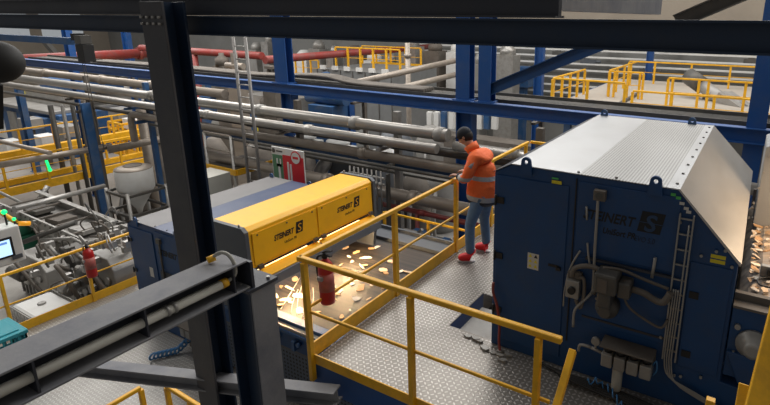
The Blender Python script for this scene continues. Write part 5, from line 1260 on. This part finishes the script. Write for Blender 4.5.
# shoes
for (a, yaw) in ((la, .45), (ra, .12)):
    f = Vector((-math.cos(yaw), -math.sin(yaw), 0)); s_ = Vector((math.sin(yaw), -math.cos(yaw), 0))
    o0 = Vector((a.x, a.y, 0))
    outl = [(u*.88, v*.85) for u, v in [(-.075, 0), (-.065, .035), (0, .045), (.10, .052), (.17, .045), (.205, .015), (.205, -.015), (.17, -.042), (.10, -.048), (0, -.04), (-.065, -.032)]]
    b = MB(); lo = [b.bm.verts.new(o0+f*u+s_*v+Vector((0, 0, .002))) for u, v in outl]; hi = [b.bm.verts.new(o0+f*u+s_*v+Vector((0, 0, .02))) for u, v in outl]
    for k in range(len(outl)): b.bm.faces.new((lo[k], lo[(k+1) % 11], hi[(k+1) % 11], hi[k]))
    b.bm.faces.new(lo[::-1]); b.bm.faces.new(hi); sole = None
    up_ = skinned('shoe', [o0-f*.075+Vector((0, 0, .07)), o0+f*.03+Vector((0, 0, .075)), o0+f*.11+Vector((0, 0, .058)), o0+f*.17+Vector((0, 0, .05)), o0-f*.02+Vector((0, 0, .125))], [(0, 1), (1, 2), (2, 3), (0, 4)], [(.07, .066), (.068, .064), (.06, .055), (.05, .036), .06], shoer, t)
    b.build('sole', white, up_)
    l = MB()
    for k in range(3): l.bar(o0+f*(.05+k*.03)+s_*.022+Vector((0, 0, .118-k*.013)), o0+f*(.05+k*.03)-s_*.022+Vector((0, 0, .118-k*.013)), .006, .004)
    l.build('laces', white, up_)
# hands resting on the rail
for s_, w in ((-1, lw), (1, rw)):
    palm = w+Vector((-.045, -s_*.01, -.004))
    vs = [w+Vector((.03, 0, -.002)), w, palm]; es = [(0, 1), (1, 2)]; rd = [(.026, .022), (.028, .02), (.038, .016)]
    for k, (ln, off) in enumerate(((.062, -.030), (.07, -.010), (.066, .011), (.052, .030))):
        b0 = len(vs)
        base = palm+Vector((-.028, off, .002)); mid = base+Vector((-ln*.42, off*.1, -.006)); tip = mid+Vector((-ln*.25, 0, -.028))
        vs += [base, mid, tip]; es += [(2, b0), (b0, b0+1), (b0+1, b0+2)]; rd += [.010, .009, .0075]
    b0 = len(vs); vs += [w+Vector((-.02, -s_*.035, -.004)), w+Vector((-.05, -s_*.052, -.012))]; es += [(1, b0), (b0, b0+1)]; rd += [.011, .009]
    skinned('hand', vs, es, rd, skin, t, sub=1)

# ================================================================== LIGHT
W = bpy.data.worlds.new('world'); SC.world = W; W.use_nodes = True
W.node_tree.nodes['Background'].inputs[0].default_value = (1.0, .97, .93, 1); W.node_tree.nodes['Background'].inputs[1].default_value = .16
def area(name, loc, rot, sx, sy, power, col=(1, 1, 1)):
    l = bpy.data.lights.new(name, 'AREA'); l.shape = 'RECTANGLE'; l.size = sx; l.size_y = sy; l.energy = power; l.color = col
    o = bpy.data.objects.new(name, l); COL.objects.link(o); o.location = loc; o.rotation_euler = rot; return o
area('overhead_light', (-4, 15, 9.5), (R(-25), 0, 0), 16, 4, 1350, (1, .98, .95))
area('overhead_light', (-20, 12, 9.5), (R(-5), 0, 0), 16, 8, 2300, (1, .97, .93))
area('overhead_light', (-38, 14, 9.5), (0, 0, 0), 14, 14, 3000, (1, .98, .96))
area('overhead_light', (-4, 25, 9.5), (0, 0, 0), 24, 8, 1900, (1, .97, .93))
area('overhead_light', (-11, 3.8, 9.0), (0, 0, 0), 8, 3, 330, (1, .97, .93))
area('hood_lamp', (-5.60, 4.7, -.30), (0, R(-40), 0), .05, .6, 36, (1, .68, .36))
area('hood_lamp', (-5.60, 5.9, -.30), (0, R(-40), 0), .05, .6, 36, (1, .68, .36))
area('lip_lamp', (-5.53, 5.3, -.068), (0, R(-20), 0), .05, 2.3, .22, (1, .52, .15))
area('overhead_light', (-1.5, 7.5, 9.2), (R(-12), R(8), 0), 4, 4, 230, (1, .98, .95))  # added fill from above, brightens the person and the walkway
area('belt_lamp', (1.0, 5.2, 1.75), (0, R(35), 0), .2, 1.4, 24, (1, .72, .45))
p = bpy.data.lights.new('panel_lamp', 'POINT')
SC.view_settings.view_transform = 'Standard'; SC.view_settings.look = 'None'; SC.view_settings.exposure = 0; SC.view_settings.gamma = 1; SC.view_settings.use_curve_mapping = False
